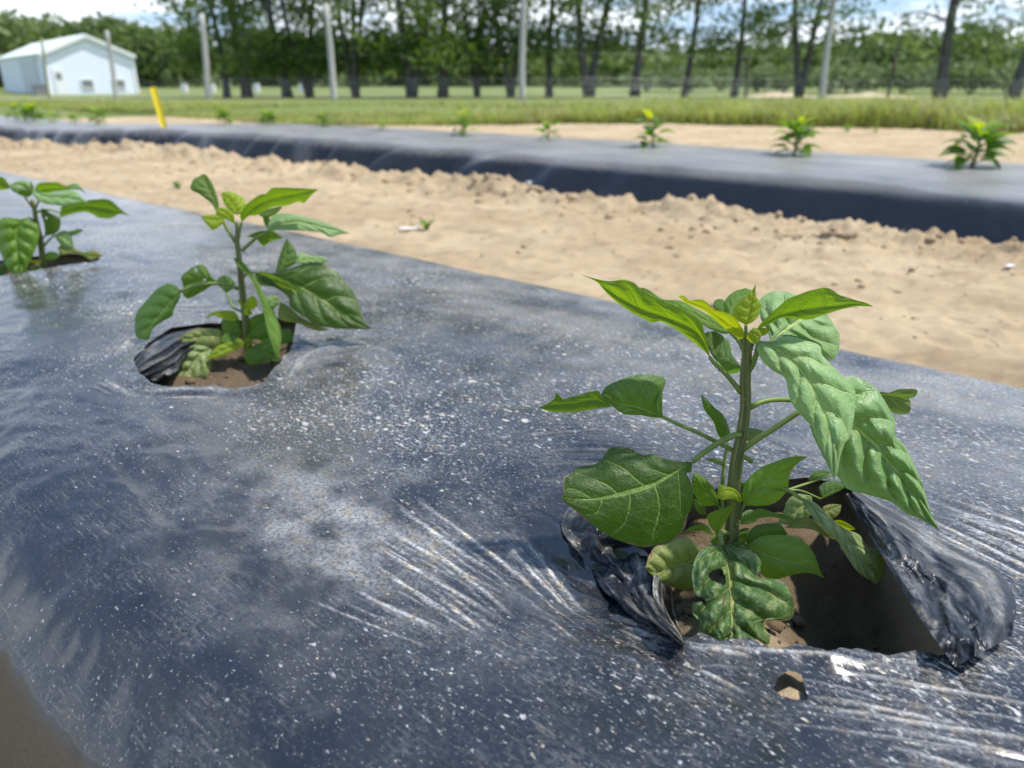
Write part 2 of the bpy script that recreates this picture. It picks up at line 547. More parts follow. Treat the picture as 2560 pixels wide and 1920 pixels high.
def near_film(s, n, detail=True):
    z = near_profile(n)
    lowf = fbm(s * 2.2, n * 2.6, 3, 3) * 0.010
    z = z + lowf * sstep(n, 0.0, 0.2) * sstep(n, 1.0, 0.85)
    dust = np.zeros(np.shape(z))
    # dip of the film towards the first hole, left side crumpled
    c = px_sn(1560, 1430); d = np.hypot((s - c[0]), (n - c[1]))
    z = z - 0.024 * np.exp(-(d / 0.055) ** 2)
    wr = np.exp(-(d / 0.075) ** 2)
    if detail:
        z = z + wr * 0.011 * (np.abs(fbm(s * 16, n * 26, 3, 21)) - 0.2)
    c2 = px_sn(760, 900); d2 = np.hypot(s - c2[0], (n - c2[1]))
    z = z - 0.012 * np.exp(-(np.hypot(s - px_sn(690, 860)[0], n - px_sn(690, 860)[1]) / 0.06) ** 2)
    if detail:
        z = z + np.exp(-(d2 / 0.09) ** 2) * 0.006 * (np.abs(fbm(s * 16, n * 20, 3, 31)) - 0.2)
        # slack bunches along the near shoulder
        sh = sstep(n, 0.40, 0.16) * sstep(n, -0.02, 0.05)
        b = 1.0 - np.abs(fbm(s * 13 + 4 * n, n * 17 - s * 3, 3, 41)) * 2.2
        z = z + sh * 0.0011 * b
        z = z + 0.0012 * fbm(s * 18, n * 22, 3, 51)
        z = z + 0.0018 * np.clip(fbm(s * 7, n * 9, 3, 52) - 0.15, 0, 1)
        for (p, q, amp, wid, du) in CREASES:
            dx, dy = q - p; L2 = dx * dx + dy * dy
            t = ((s - p[0]) * dx + (n - p[1]) * dy) / L2
            near = (t > -0.1) & (t < 1.1)
            tt = np.clip(t, 0, 1)
            bend = 0.0014 * np.sin(3.1 * tt + 7 * p[0]) + 0.0004 * perlin(tt * 7, 0 * tt + 50 * p[1], 3)
            L = math.sqrt(L2)
            dist = ((s - p[0]) * dy - (n - p[1]) * dx) / L - bend
            tap = np.where(near, np.sin(np.pi * np.clip(tt, 0.0, 1)) ** 0.9, 0)
            w = 0.66 * wid * (0.8 + 0.35 * np.abs(perlin(tt * 4, 0 * tt + 31 * p[0], 8)))
            e = np.exp(-(dist / w) ** 2)
            z = z + 0.50 * amp * tap * (e - 0.55 * np.exp(-((dist - 2.1 * w) / (1.2 * w)) ** 2))
            dd = np.exp(-((dist + 0.2 * w) / (0.80 * w)) ** 2) * tap * du * (0.55 + 0.9 * np.clip(perlin(tt * 7, 0 * tt + 13 * p[1], 4) + 0.5, 0, 1))
            dust = np.maximum(dust, dd)
    # lip round the holes is pulled a little
    for i, h in enumerate(HOLES[:2]):
        dd, _, _ = poly_near(h, s, n)
        z = z + 0.004 * np.exp(-(dd / 0.012) ** 2) * (1 + fbm(s * 25, n * 25, 2, 60 + i))
    if detail:
        c0 = px_sn(840, 1330)
        dc = np.hypot((s - c0[0]) / 0.12, (n - c0[1]) / 0.065)
        dust = np.maximum(dust, 0.55 * np.exp(-dc ** 2) * np.clip(0.35 + 1.5 * fbm(s * 20, n * 24, 4, 71), 0, 1))
        dust = np.maximum(dust, 0.36 * sstep(n, 0.38, 0.88) * np.clip(0.65 + 0.9 * fbm(s * 9, n * 11, 4, 73), 0, 1))
        dust = np.maximum(dust, 0.30 * np.exp(-(d2 / 0.12) ** 2) * np.clip(0.5 + 1.2 * fbm(s * 26, n * 14, 4, 72), 0, 1))
    return z, dust


def axis(*segs):
    out = []
    for a, b, st in segs:
        out.append(np.arange(a, b - st * 0.3, st))
    out.append([segs[-1][1]])
    return np.concatenate(out)


def build_film_near():
    S = axis((-1.4, -0.14, 0.02), (-0.14, 0.38, 0.0014), (0.38, 0.52, 0.0027), (0.52, 1.05, 0.004), (1.05, 1.9, 0.008), (1.9, 6.0, 0.03))
    Nn = axis((-0.05, 0.02, 0.006), (0.02, 0.19, 0.003), (0.19, 0.56, 0.0014), (0.56, 0.62, 0.003), (0.62, 0.99, 0.005), (0.99, 1.10, 0.012))
    ss, nn = np.meshgrid(S, Nn, indexing='ij')
    s0, n0 = ss.ravel().copy(), nn.ravel().copy()
    F = grid_faces(len(S), len(Nn))
    vin = np.zeros(len(s0), bool)
    for h in HOLES:
        vin |= inside(h, s0, n0)
    fc = vin[F].sum(1)
    keep = fc < 3
    used_in = np.zeros(len(s0), bool); used_in[F[keep].ravel()] = True
    # snap rim vertices onto the hole outline
    removed = np.zeros(len(s0), bool); removed[F[~keep].ravel()] = True
    rim = used_in & removed
    for hi, h in enumerate(HOLES):
        c = np.mean(h, axis=0)
        r = np.max(np.hypot(np.array(h)[:, 0] - c[0], np.array(h)[:, 1] - c[1])) + 0.03
        loc = rim & (np.hypot(s0 - c[0], n0 - c[1]) < r)
        d, qx, qy = poly_near(h, s0[loc], n0[loc])
        ok = d < 0.007
        loc = np.flatnonzero(loc)[ok]; qx, qy = qx[ok], qy[ok]
        jit = 0.0012 * perlin(s0[loc] * 160, n0[loc] * 160, 9)
        s0[loc] = qx + jit; n0[loc] = qy + jit
    z, dust = near_film(s0, n0)
    F = F[keep]
    x, y = xy(s0, n0)
    V = np.stack([x, y, z], -1)
    # dirt thrown up the near side
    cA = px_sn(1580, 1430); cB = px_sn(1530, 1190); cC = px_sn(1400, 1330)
    clean_shade = 0.92 * np.maximum.reduce([np.exp(-(np.hypot(s0 - c_[0], n0 - c_[1]) / r_) ** 2) for c_, r_ in ((cA, .05), (cB, .05), (cC, .035))])  # dust thinned to paint in the shade left of the hole and behind the plant
    edge = 0.072 + 0.010 * fbm(s0 * 6, n0 * 0, 3, 81)
    caked = sstep(n0, edge + 0.030, edge - 0.022) + 0.0 * z
    caked = np.maximum(caked, 0.9 * sstep(n0, 1.0, 1.05))
    usedv = np.zeros(len(V), bool); usedv[F.ravel()] = True
    remap = np.cumsum(usedv) - 1
    F = remap[F]
    ob = mesh_np('plastic_mulch', V[usedv], F[:, ::-1], M_FILM, {'dust': dust[usedv], 'caked': caked[usedv], 'clean_shade': clean_shade[usedv]},
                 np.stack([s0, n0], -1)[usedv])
    return tag(ob, 'dusty black plastic film stretched over the near planting bed in the foreground', 'plastic mulch')


film_near = build_film_near()

# ------------------------------------------------------------------ far bed
FROW = 3.16
S_FAR_END = 17.0


def land_drop(s):
    return 0.13 * sstep(s, 4.0, 9.5)


def far_film_z(s, n):
    z = 0.175 - 0.16 * np.clip(FROW - n, 0, 1) ** 2 - 0.10 * np.clip(n - FROW, 0, 1) ** 2
    z = z + 0.006 * fbm(s * 1.3, n * 1.5, 3, 5)
    # scalloped slack folds along the front shoulder further along the row
    k = sstep(s, 1.4, 3.2)
    ph = s * 3.4 + 1.4 * fbm(s * 0.9, n * 0, 2, 7)
    ph = s * 2.1 + 3.5 * (n - 2.7) + 1.6 * fbm(s * 0.8, n * 0, 3, 7)
    scal = 0.5 + (0.25 + 0.5 * np.clip(0.5 + fbm(s * 0.7, n * 0, 2, 9), 0, 1)) * np.sin(2 * np.pi * ph)
    n_edge = 2.71 + 0.035 * fbm(s * 1.7, 0 * n, 3, 8) - 0.10 * k * (scal - 0.5) - 0.10 * sstep(s, 0.75, 0.35)
    f = np.clip((n_edge + 0.02 - n) / 0.12, 0, 1.6)
    z = z - 0.165 * f ** 1.35
    z = z + k * 0.02 * np.exp(-((n - n_edge - 0.06) / 0.07) ** 2) * (scal - 0.4)
    bk = np.clip((n - 3.56) / 0.15, 0, 1.3)
    z = z - 0.16 * bk ** 1.8
    z = z + 0.0022 * fbm(s * 9, n * 5, 3, 15) * sstep(n, 2.9, 2.6)
    z = z + 0.007 * np.clip(np.abs(fbm(s * 2.3 + n * 3, n * 6 - s, 3, 16)) - 0.05, 0, 1) - land_drop(s)
    return z


def build_film_far():
    S = axis((-4.0, 0.0, 0.05), (0.0, 4.5, 0.018), (4.5, 9.0, 0.03), (9.0, S_FAR_END, 0.08))
    Nn = axis((2.50, 2.86, 0.010), (2.86, 3.76, 0.02))
    ss, nn = np.meshgrid(S, Nn, indexing='ij')
    s0, n0 = ss.ravel(), nn.ravel()
    z = far_film_z(s0, n0)
    x, y = xy(s0, n0)
    dust = (0.46 + 0.22 * fbm(s0 * 3, n0 * 6, 4, 17)) * sstep(z + land_drop(s0), 0.105, 0.128) * sstep(n0, 2.60, 2.70)
    clean_shade = 0.85 * sstep(z + land_drop(s0), 0.125, 0.10)
    F = grid_faces(len(S), len(Nn))
    ob = mesh_np('plastic_mulch', np.stack([x, y, z], -1), F[:, ::-1], M_FILM2, {'dust': dust, 'caked': 0 * dust, 'clean_shade': clean_shade}, np.stack([s0, n0], -1))
    return tag(ob, 'black plastic film over the far planting bed beyond the sandy aisle', 'plastic mulch')


film_far = build_film_far()

# ------------------------------------------------------------------ soil
# near edge of the tall grass: a line through these ground points
GL = np.array([(9.0, 6.2), (5.0, 7.6), (0.0, 9.9), (-2.6, 11.2), (-6.0, 14.0), (-14.0, 18.0), (-26.0, 21.0)])


def grass_dist(x, y):
    """positive beyond the grass edge"""
    yl = np.interp(-x, -GL[:, 0], GL[:, 1])
    return y - yl


def soil_height(s, n):
    x, y = xy(s, n)
    z = 0.012 * fbm(s * 1.1, n * 1.4, 3, 100) + 0.008 * fbm(s * 6, n * 7, 3, 101) + 0.007 * (np.abs(fbm(s * 11, n * 13, 3, 121)) - 0.2)
    clod = np.clip(fbm(s * 15, n * 17, 4, 103, 0.55) - 0.02, 0, 1)
    # loose soil heaped against the beds
    h1 = np.exp(-((n - 2.47 - 0.05 * fbm(s * 2.5, 0 * s, 2, 105)) / 0.12) ** 2)
    h0 = np.exp(-((n - 1.06) / 0.08) ** 2)
    lump = np.clip(0.6 + 1.5 * fbm(s * 3.4, n * 4.5, 4, 104, 0.6), 0, 1.7)
    z = z + h1 * (0.004 + 0.052 * lump * (0.45 + 0.55 * sstep(s, 0.6, 1.8))) + h0 * 0.012
    z = z + clod * (0.016 + 0.036 * h1 + 0.012 * h0) + 0.016 * fbm(s * 1.3, n * 10, 4, 120) * sstep(n, 2.4, 2.2)
    z = z + 0.006 * fbm(s * 30, n * 32, 3, 106) * (0.5 + h1)
    # back of the far bed
    h2 = np.exp(-((n - 3.82) / 0.12) ** 2)
    z = z + h2 * 0.05 * lump
    z = z + 0.012 * np.abs(fbm(s * 10, n * 10, 3, 107)) * sstep(n, 3.6, 3.9)
    z = z - land_drop(s)
    # under the near bed
    inb = sstep(n, -0.02, 0.03) * sstep(n, 1.03, 0.97)
    zf, _ = near_film(s, n, False)
    dep = 0.012 + 0 * s
    pit_shade = np.zeros(np.shape(s))
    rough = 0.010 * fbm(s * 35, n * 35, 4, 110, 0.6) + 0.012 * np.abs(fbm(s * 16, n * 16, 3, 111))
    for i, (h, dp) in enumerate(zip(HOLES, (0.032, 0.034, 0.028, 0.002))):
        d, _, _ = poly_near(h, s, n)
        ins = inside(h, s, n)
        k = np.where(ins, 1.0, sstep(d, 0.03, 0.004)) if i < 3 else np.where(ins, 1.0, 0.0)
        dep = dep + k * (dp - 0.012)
        pit_shade = np.maximum(pit_shade, k * (1.0 if i < 3 else 0.0))
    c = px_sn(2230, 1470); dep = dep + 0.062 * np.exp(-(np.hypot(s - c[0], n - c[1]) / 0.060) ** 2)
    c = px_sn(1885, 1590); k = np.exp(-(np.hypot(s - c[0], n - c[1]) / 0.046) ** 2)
    dep = dep - 0.016 * k; pit_shade = pit_shade * (1 - 0.60 * k)  # sunlit patch in the hole: soil raised, painted shade thinned
    zz = zf - dep + rough * sstep(dep, 0.011, 0.024)
    zz = np.where(inside(HOLE4, s, n), zf - 0.0045 + 0.0025 * fbm(s * 90, n * 90, 3, 112), zz)
    z = z * (1 - inb) + zz * inb
    # under the far bed
    inf = sstep(n, 2.60, 2.68) * sstep(n, 3.70, 3.62)
    z = z * (1 - inf) + (far_film_z(s, n) - 0.03) * inf
    return z, pit_shade * inb


def build_soil():
    S = axis((-6.0, -0.6, 0.10), (-0.6, -0.02, 0.02), (-0.02, 1.0, 0.0065), (1.0, 4.2, 0.015), (4.2, 8.0, 0.03), (8.0, 15.0, 0.09))
    Nn = axis((-2.0, -0.2, 0.08), (-0.2, 0.16, 0.02), (0.16, 0.75, 0.0065), (0.75, 0.95, 0.02), (0.95, 1.5, 0.014), (1.5, 2.25, 0.016),
              (2.25, 2.66, 0.011), (2.66, 3.66, 0.08), (3.66, 5.0, 0.025), (5.0, 11.5, 0.07))
    ss, nn = np.meshgrid(S, Nn, indexing='ij')
    s0, n0 = ss.ravel(), nn.ravel()
    z, pit_shade = soil_height(s0, n0)
    x, y = xy(s0, n0)
    z = z - 0.22 * np.maximum.reduce([sstep(s0, -5.4, -6), sstep(s0, 14.2, 15), sstep(n0, 10.8, 11.5), sstep(n0, -1.5, -2)])
    gd = grass_dist(x, y)
    gr = np.clip(0.5 + gd * 0.8, 0, 1)
    F = grid_faces(len(S), len(Nn))
    ob = mesh_np('soil', np.stack([x, y, z], -1), F[:, ::-1], M_SOIL, {'grass': gr, 'pit_shade': pit_shade})
    return tag(ob, kind='structure')


soil = build_soil()


def meadow_z(x, y):
    r = np.hypot(x, y)
    z = -0.035 + 0 * r
    z = z - 0.27 * sstep(r, 22, 48) + 0.27 * sstep(r, 62, 120)
    return z


def build_meadow():
    m, g = new_mat('meadow grass ground')
    tcn = g.n('ShaderNodeTexCoord').outputs['Object']
    a = g.noise(tcn, 0.12, 5, 0.6); b = g.noise(tcn, 1.4, 5, 0.65); c = g.noise(tcn, 14.0, 4, 0.7)
    col = g.mix(g.ss(a, 0.35, 0.65), (0.15, 0.19, 0.055), (0.24, 0.26, 0.10))
    col = g.mix(g.m('MULTIPLY', g.ss(b, 0.45, 0.7), 0.6), col, (0.10, 0.14, 0.035))
    col = g.mix(g.m('MULTIPLY', g.ss(c, 0.5, 0.7), 0.4), col, (0.28, 0.27, 0.13))
    g.out(g.pbsdf(col, 0.9, 0.1, g.bump(c, 0.6, 0.05)))
    R = np.concatenate([np.arange(0.0, 24, 2.0), np.arange(24, 70, 3.0), np.arange(70, 150, 8.0), [170, 220, 320, 500, 800, 1200]])
    A = np.linspace(0, 2 * np.pi, 97)
    rr, aa = np.meshgrid(R, A, indexing='ij')
    x = (rr * np.cos(aa)).ravel(); y = (rr * np.sin(aa)).ravel()
    z = meadow_z(x, y) - 0.14 * sstep(np.hypot(x, y), 19, 13)   # stays under the finely modelled soil
    F = grid_faces(len(R), len(A))
    ob = mesh_np('meadow', np.stack([x, y, z], -1), F[:, ::-1], m)
    return tag(ob, kind='structure')


meadow = build_meadow()
# ------------------------------------------------------------------ leaf materials
def leaf_material(name, base, under, trans, tmix=0.36, vein=(0.30, 0.42, 0.10), brown=0.0, mottled=0.0, nlat=5.2, rough=0.40):
    m, g = new_mat(name)
    uvn = g.n('ShaderNodeUVMap', uv_map='UVMap').outputs[0]
    sp = g.n('ShaderNodeSeparateXYZ', {0: uvn})
    us = g.m('MULTIPLY_ADD', sp.outputs[0], 2.0, -1.0)
    u = g.m('ABSOLUTE', us); v = sp.outputs[1]
    side = g.m('MULTIPLY', g.m('GREATER_THAN', us, 0.0), 0.42)
    oi = g.n('ShaderNodeObjectInfo').outputs['Random']
    nz = g.noise(uvn, 5.0, 3, 0.5)
    ph = g.m('MULTIPLY', g.m('SUBTRACT', v, g.m('MULTIPLY', g.m('POWER', u, 1.25), 0.23)), nlat)
    ph = g.m('ADD', g.m('ADD', ph, side), g.m('MULTIPLY', g.m('SUBTRACT', nz, 0.5), 0.30))
    fr = g.m('FRACT', ph)
    d = g.m('MINIMUM', fr, g.m('SUBTRACT', 1.0, fr))
    lat = g.m('MULTIPLY', g.ss(d, 0.060, 0.012), g.ss(u, 1.05, 0.55))
    mw = g.m('MULTIPLY_ADD', v, -0.055, 0.085)
    mid = g.ss(g.m('DIVIDE', u, mw), 1.1, 0.5)
    ter = g.vor(g.n('ShaderNodeMapping', {'Vector': uvn, 'Scale': (9.0, 13.0, 1.0)}).outputs[0], 1.0, 'DISTANCE_TO_EDGE', '2D')
    ter = g.ss(ter, 0.09, 0.0)
    veins = g.m('MAXIMUM', g.m('MULTIPLY', lat, 0.85), mid)
    blot = g.noise(uvn, 7.0, 5, 0.65)
    dark = tuple(c * 0.55 for c in base)
    lite = tuple(min(1, c * 1.35) for c in base)
    col = g.mix(blot, dark, lite)
    col = g.mix(g.m('MULTIPLY', ter, 0.10), col, vein)
    if mottled > 0:
        mo = g.ss(g.noise(uvn, 11.0, 5, 0.7), 0.47, 0.63)
        col = g.mix(g.m('MULTIPLY', mo, mottled), col, (0.36, 0.42, 0.17))
    col = g.mix(g.m('MULTIPLY', veins, 0.78), col, vein)
    uc = g.mix(blot, tuple(c * 0.8 for c in under), under)
    uc = g.mix(g.m('MULTIPLY', veins, 0.5), uc, vein)
    bf = g.n('ShaderNodeNewGeometry').outputs['Backfacing']
    col = g.mix(bf, col, uc)
    hsv = g.n('ShaderNodeHueSaturation', {'Color': col, 'Hue': 0.5, 'Saturation': 1.0,
                                          'Value': g.m('MULTIPLY_ADD', oi, 0.35, 0.82)}).outputs[0]
    col = hsv
    tcol = g.mix(g.m('MULTIPLY', veins, 0.6), trans, tuple(c * 0.55 for c in trans))
    if brown > 0:
        e = g.m('ADD', g.m('MULTIPLY', g.noise(uvn, 3.6, 5, 0.68), 1.25), g.m('MULTIPLY', g.m('POWER', u, 5.0), 0.30))
        e = g.m('ADD', e, g.m('MULTIPLY', g.m('POWER', v, 6.0), 0.22))
        bm = g.ss(e, 1.02 - 0.17 * brown, 1.10 - 0.17 * brown)
        bcol = g.mix(g.noise(uvn, 24.0, 4, 0.6), (0.17, 0.085, 0.035), (0.44, 0.30, 0.16))
        col = g.mix(bm, col, bcol)
        tcol = g.mix(bm, tcol, (0.10, 0.05, 0.02))
    # specks of soil splash
    spk = g.vor(uvn, 26.0, 'F1', '2D')
    spk = g.ss(spk, 0.085, 0.03)
    col = g.mix(g.m('MULTIPLY', spk, 0.45), col, (0.50, 0.47, 0.36))
    fine = g.noise(uvn, 60.0, 4, 0.6)
    h = g.m('ADD', g.m('MULTIPLY', veins, -0.55), g.m('ADD', g.m('MULTIPLY', ter, -0.07), g.m('MULTIPLY', fine, 0.16)))
    puck = g.noise(g.n('ShaderNodeMapping', {'Vector': uvn, 'Scale': (13.0, 20.0, 1.0)}).outputs[0], 1.0, 4, 0.6, dist=0.4)
    nb = g.bump(puck, 0.55, 0.0026)
    nb = g.bump(h, 0.8, 0.0022, nb)
    rg = g.m('MULTIPLY_ADD', fine, 0.16, rough - 0.06)
    pb = g.pbsdf(col, rg, 0.5, nb)
    tr = g.n('ShaderNodeBsdfTranslucent', {'Color': tcol if isinstance(tcol, bpy.types.NodeSocket) else (*tcol, 1), 'Normal': nb}).outputs[0]
    g.out(g.n('ShaderNodeMixShader', {0: tmix, 1: pb, 2: tr}).outputs[0])
    return m


def stem_material():
    m, g = new_mat('pepper stem')
    uvn = g.n('ShaderNodeUVMap', uv_map='UVMap').outputs[0]
    tcn = g.n('ShaderNodeTexCoord').outputs['Object']
    st = g.noise(g.n('ShaderNodeMapping', {'Vector': uvn, 'Scale': (7.0, 1.2, 1.0)}).outputs[0], 1.0, 4, 0.6)
    fine = g.noise(tcn, 420.0, 4, 0.65)
    col = g.mix(g.ss(st, 0.35, 0.65), (0.045, 0.062, 0.018), (0.20, 0.215, 0.060))
    col = g.mix(g.m('MULTIPLY', g.ss(fine, 0.56, 0.72), 0.45), col, (0.28, 0.25, 0.15))
    g.out(g.pbsdf(col, 0.5, 0.4, g.bump(g.m('ADD', st, g.m('MULTIPLY', fine, 0.4)), 0.5, 0.0012)))
    return m


def petiole_material():
    m, g = new_mat('leaf stalk')
    tcn = g.n('ShaderNodeTexCoord').outputs['Object']
    f = g.noise(tcn, 150.0, 3, 0.6)
    col = g.mix(f, (0.12, 0.19, 0.035), (0.24, 0.31, 0.075))
    pb = g.pbsdf(col, 0.42, 0.4)
    tr = g.n('ShaderNodeBsdfTranslucent', {'Color': (0.25, 0.38, 0.05, 1)}).outputs[0]
    g.out(g.n('ShaderNodeMixShader', {0: 0.18, 1: pb, 2: tr}).outputs[0])
    return m


M_PET = petiole_material()
M_STEM = stem_material()
LM = {
    'g': leaf_material('leaf green', (0.130, 0.250, 0.030), (0.130, 0.215, 0.018), (0.32, 0.54, 0.004), 0.40),
    'd': leaf_material('leaf deep green', (0.066, 0.148, 0.024), (0.100, 0.175, 0.018), (0.23, 0.44, 0.004), 0.36),
    'y': leaf_material('leaf young', (0.265, 0.385, 0.025), (0.29, 0.38, 0.014), (0.66, 0.76, 0.004), 0.46, (0.46, 0.56, 0.08)),
    'o': leaf_material('leaf old with burnt edges', (0.27, 0.31, 0.085), (0.19, 0.22, 0.05), (0.34, 0.44, 0.02), 0.32, (0.40, 0.45, 0.15), brown=1.0),
    'b': leaf_material('leaf green with burnt spots', (0.036, 0.082, 0.007), (0.11, 0.18, 0.03), (0.18, 0.36, 0.004), 0.33, brown=0.50),  # base darkened to carry the shade on the broad left leaf
    't': leaf_material('leaf mottled', (0.075, 0.165, 0.045), (0.13, 0.20, 0.04), (0.24, 0.38, 0.02), 0.30, (0.40, 0.46, 0.13), brown=0.35, mottled=0.75),
    'q': leaf_material('leaf pale quilted', (0.205, 0.350, 0.120), (0.15, 0.24, 0.05), (0.28, 0.50, 0.02), 0.30, (0.52, 0.66, 0.20), rough=0.32, nlat=6.5),  # pale base carries the sunlit sheen too
    'm': leaf_material('leaf pale mottled', (0.22, 0.30, 0.10), (0.20, 0.26, 0.06), (0.30, 0.42, 0.03), 0.28, (0.44, 0.50, 0.18), brown=0.40, mottled=0.85),  # paler copy of the mottled leaf, sunlight put into its base
    'p': leaf_material('leaf pale', (0.25, 0.40, 0.15), (0.16, 0.25, 0.05), (0.30, 0.52, 0.02), 0.30, (0.54, 0.66, 0.22), rough=0.34),  # sheen of the sunlit leaves put into the pale base
}

# ------------------------------------------------------------------ leaves laid along a traced midrib
LEAFSEED = [0]


def leaf_grid(mb, T, y0, M, A, B, ka, kb, see='u', bulge=0.10, quilt=1.0, holes=(), NT=46, NH=11, nlat=5.2):
    """M: midrib, A/B: the two margins, in photo pixels; the third number of a midrib point is metres away from the
    plane of the stem.  ka/kb: how far a margin recedes per metre of visible width."""
    LEAFSEED[0] += 1
    sd = LEAFSEED[0]
    mpp = y0 / FPX / CT
    M = T(M); A = T(A); B = T(B)
    Ms = resample(M, NT)
    rows = []
    for E, k in ((A, ka), (B, kb)):
        e = np.vstack([M[0, :2], E[:, :2], M[-1, :2]])
        es = resample(e, NT)
        t = np.linspace(0, 1, NT)
        jag = 0.9 * perlin(t * 26, 0 * t + 3.3 * sd, 7) + 1.3 * perlin(t * 9, 0 * t + 5.1 * sd, 9)
        nrm = es - Ms[:, :2]
        dist = np.linalg.norm(nrm, axis=1)
        es = es + nrm / (dist[:, None] + 1e-6) * jag[:, None] * np.clip(dist / 25, 0, 1)[:, None]
        dist = np.linalg.norm(es - Ms[:, :2], axis=1)
        ed = Ms[:, 2] + k * dist * mpp + (0.12 * dist * mpp) * perlin(t * 4.2, 0 * t + sd * 1.7, 12)
        rows.append((es, ed, dist))
    us = np.concatenate([-np.linspace(1, 0, NH), np.linspace(0, 1, NH)[1:]])
    P = np.zeros((NT, len(us), 3)); UV = np.zeros((NT, len(us), 2))
    t = np.linspace(0, 1, NT)
    wmax = max(rows[0][2].max(), rows[1][2].max())
    for j, u in enumerate(us):
        es, ed, dist = rows[0] if u < 0 else rows[1]
        a = abs(u)
        P[:, j, :2] = Ms[:, :2] * (1 - a) + es * a
        ph = (t - 0.23 * a ** 1.25) * nlat + (0.42 if u > 0 else 0)
        q = np.abs(np.sin(np.pi * ph)) ** 0.8 * math.sin(math.pi * min(1, a * 1.02) ** 0.8) if a > 0 else 0
        q = q + 0.35 * perlin(t * 11, 0 * t + u * 6 + sd, 33) * (a > 0)
        dd = Ms[:, 2] * (1 - a) + ed * a - bulge * 4 * a * (1 - a) * dist * mpp - 0.115 * quilt * wmax * mpp * q * np.clip(dist / (0.5 * wmax), 0, 1)
        P[:, j, 2] = dd
        UV[:, j, 0] = 0.5 + 0.5 * u; UV[:, j, 1] = t
    px = P[..., 0].ravel(); py = P[..., 1].ravel()
    r = ray(px, py)
    tt = (y0 + P[..., 2].ravel()) / r[1]
    V = np.stack([r[0] * tt, r[1] * tt, CAMZ + r[2] * tt], -1)
    F = grid_faces(NT, len(us))
    if len(holes):
        cut = np.zeros(len(px), bool)
        for h in holes:
            cut |= inside(T([(x, y, 0) for x, y in h])[:, :2], px, py)
        F = F[cut[F].sum(1) < 3]
    # face the wanted side to the camera
    q = V[F]
    nn = np.cross(q[:, 1] - q[:, 0], q[:, 3] - q[:, 0]) + np.cross(q[:, 3] - q[:, 2], q[:, 1] - q[:, 2])
    vis = np.sum(nn * (np.array([0, 0, CAMZ]) - q.mean(1)), axis=1).sum()
    if (vis > 0) != (see == 'u'):
        F = F[:, ::-1]
    used = np.zeros(len(V), bool); used[F.ravel()] = True
    rm = np.cumsum(used) - 1
    mb.add(V[used], rm[F].tolist(), 0, UV.reshape(-1, 2)[used])


def pix_tube(mb, T, y0, pts, r0, r1, k=8, mi=0, n=16):
    P = resample(T(pts), n)
    r = ray(P[:, 0], P[:, 1]); t = (y0 + P[:, 2]) / r[1]
    V = np.stack([r[0] * t, r[1] * t, CAMZ + r[2] * t], -1)
    rr = np.linspace(r0, r1, n) * (1 + (0.16 * perlin(np.linspace(0, 9, n), 0.37 + 0 * P[:, 0], 3) if n > 25 else 0))
    mb.tube(V, rr, k, mi)


def tile(ox, oy, sc):
    def T(p):
        o = np.zeros((len(p), 3))
        for i, q in enumerate(p):
            o[i, 0] = ox + q[0] / sc; o[i, 1] = oy + q[1] / sc
            if len(q) > 2: o[i, 2] = q[2]
        return o
    return T


tA, tB, tC, tD = tile(1340, 680, 4.0), tile(1790, 680, 4.0), tile(1340, 1060, 4.0), tile(1790, 1000, 4.0)
tE, tF = tile(1600, 1260, 4.0), tile(2000, 1200, 4.0)
tP, tQ, tR = tile(310, 420, 4.0), tile(310, 600, 4.0), tile(550, 560, 4.0)
tS = tile(0, 430, 5.53)


def dds(M, d0, d1, e=1.0):
    """give a 2-D midrib depths running from d0 to d1"""
    n = len(M)
    return [(p[0], p[1], p[2] if len(p) > 2 else d0 + (d1 - d0) * (i / (n - 1)) ** e) for i, p in enumerate(M)]


def plant_leaf(root, y0, T, mat, M, A, B, ka=0.4, kb=0.4, d=(0, 0), see='u', pet=None, petT=None, pr=(0.0018, 0.0012), label=None,
               extra=None, **kw):
    mb = MB()
    leaf_grid(mb, T, y0, dds(M, *d), A, B, ka, kb, see, **kw)
    if extra:
        for e in extra:
            leaf_grid(mb, T, y0, dds(e['M'], *e['d']), e['A'], e['B'], e['ka'], e['kb'], e['see'], **e.get('kw', {}))
    if pet:
        pix_tube(mb, petT or T, y0, pet, pr[0], pr[1], 8, 1)
    o = mb.build('leaf', [LM[mat], M_PET], root, True, np.array(root.location))
    if label: o['label'] = label
    return o


# ------------------------------------------------------------------ first pepper plant (foreground)
Y1 = 0.437
hero = thing('pepper_plant', 'largest pepper plant in the foreground, bright yellow-green at its top', 'pepper plant',
             (at_y(1827, 1380, Y1)[0], Y1, 0.12), 'pepper plants on the near bed')
mb = MB()
pix_tube(mb, tile(0, 0, 1), Y1, [(1808, 1510), (1818, 1425), (1824, 1380), (1829, 1330), (1833, 1280), (1835, 1220), (1842, 1150), (1855, 1085), (1864, 1010),
                                  (1863, 950), (1867, 890), (1869, 840)], 0.0056, 0.0030, 12, 0, 40)
pix_tube(mb, tile(0, 0, 1), Y1, [(1867, 890, 0), (1858, 850, 0.002), (1847, 830, 0.004)], 0.0022, 0.0016, 8, 0)
pix_tube(mb, tile(0, 0, 1), Y1, [(1868, 895, 0), (1880, 850, -0.001), (1888, 822, -0.002)], 0.0022, 0.0016, 8, 0)
mb.build('stem', M_STEM, hero, True, np.array(hero.location))
L = lambda *a, **k: plant_leaf(hero, Y1, *a, **k)
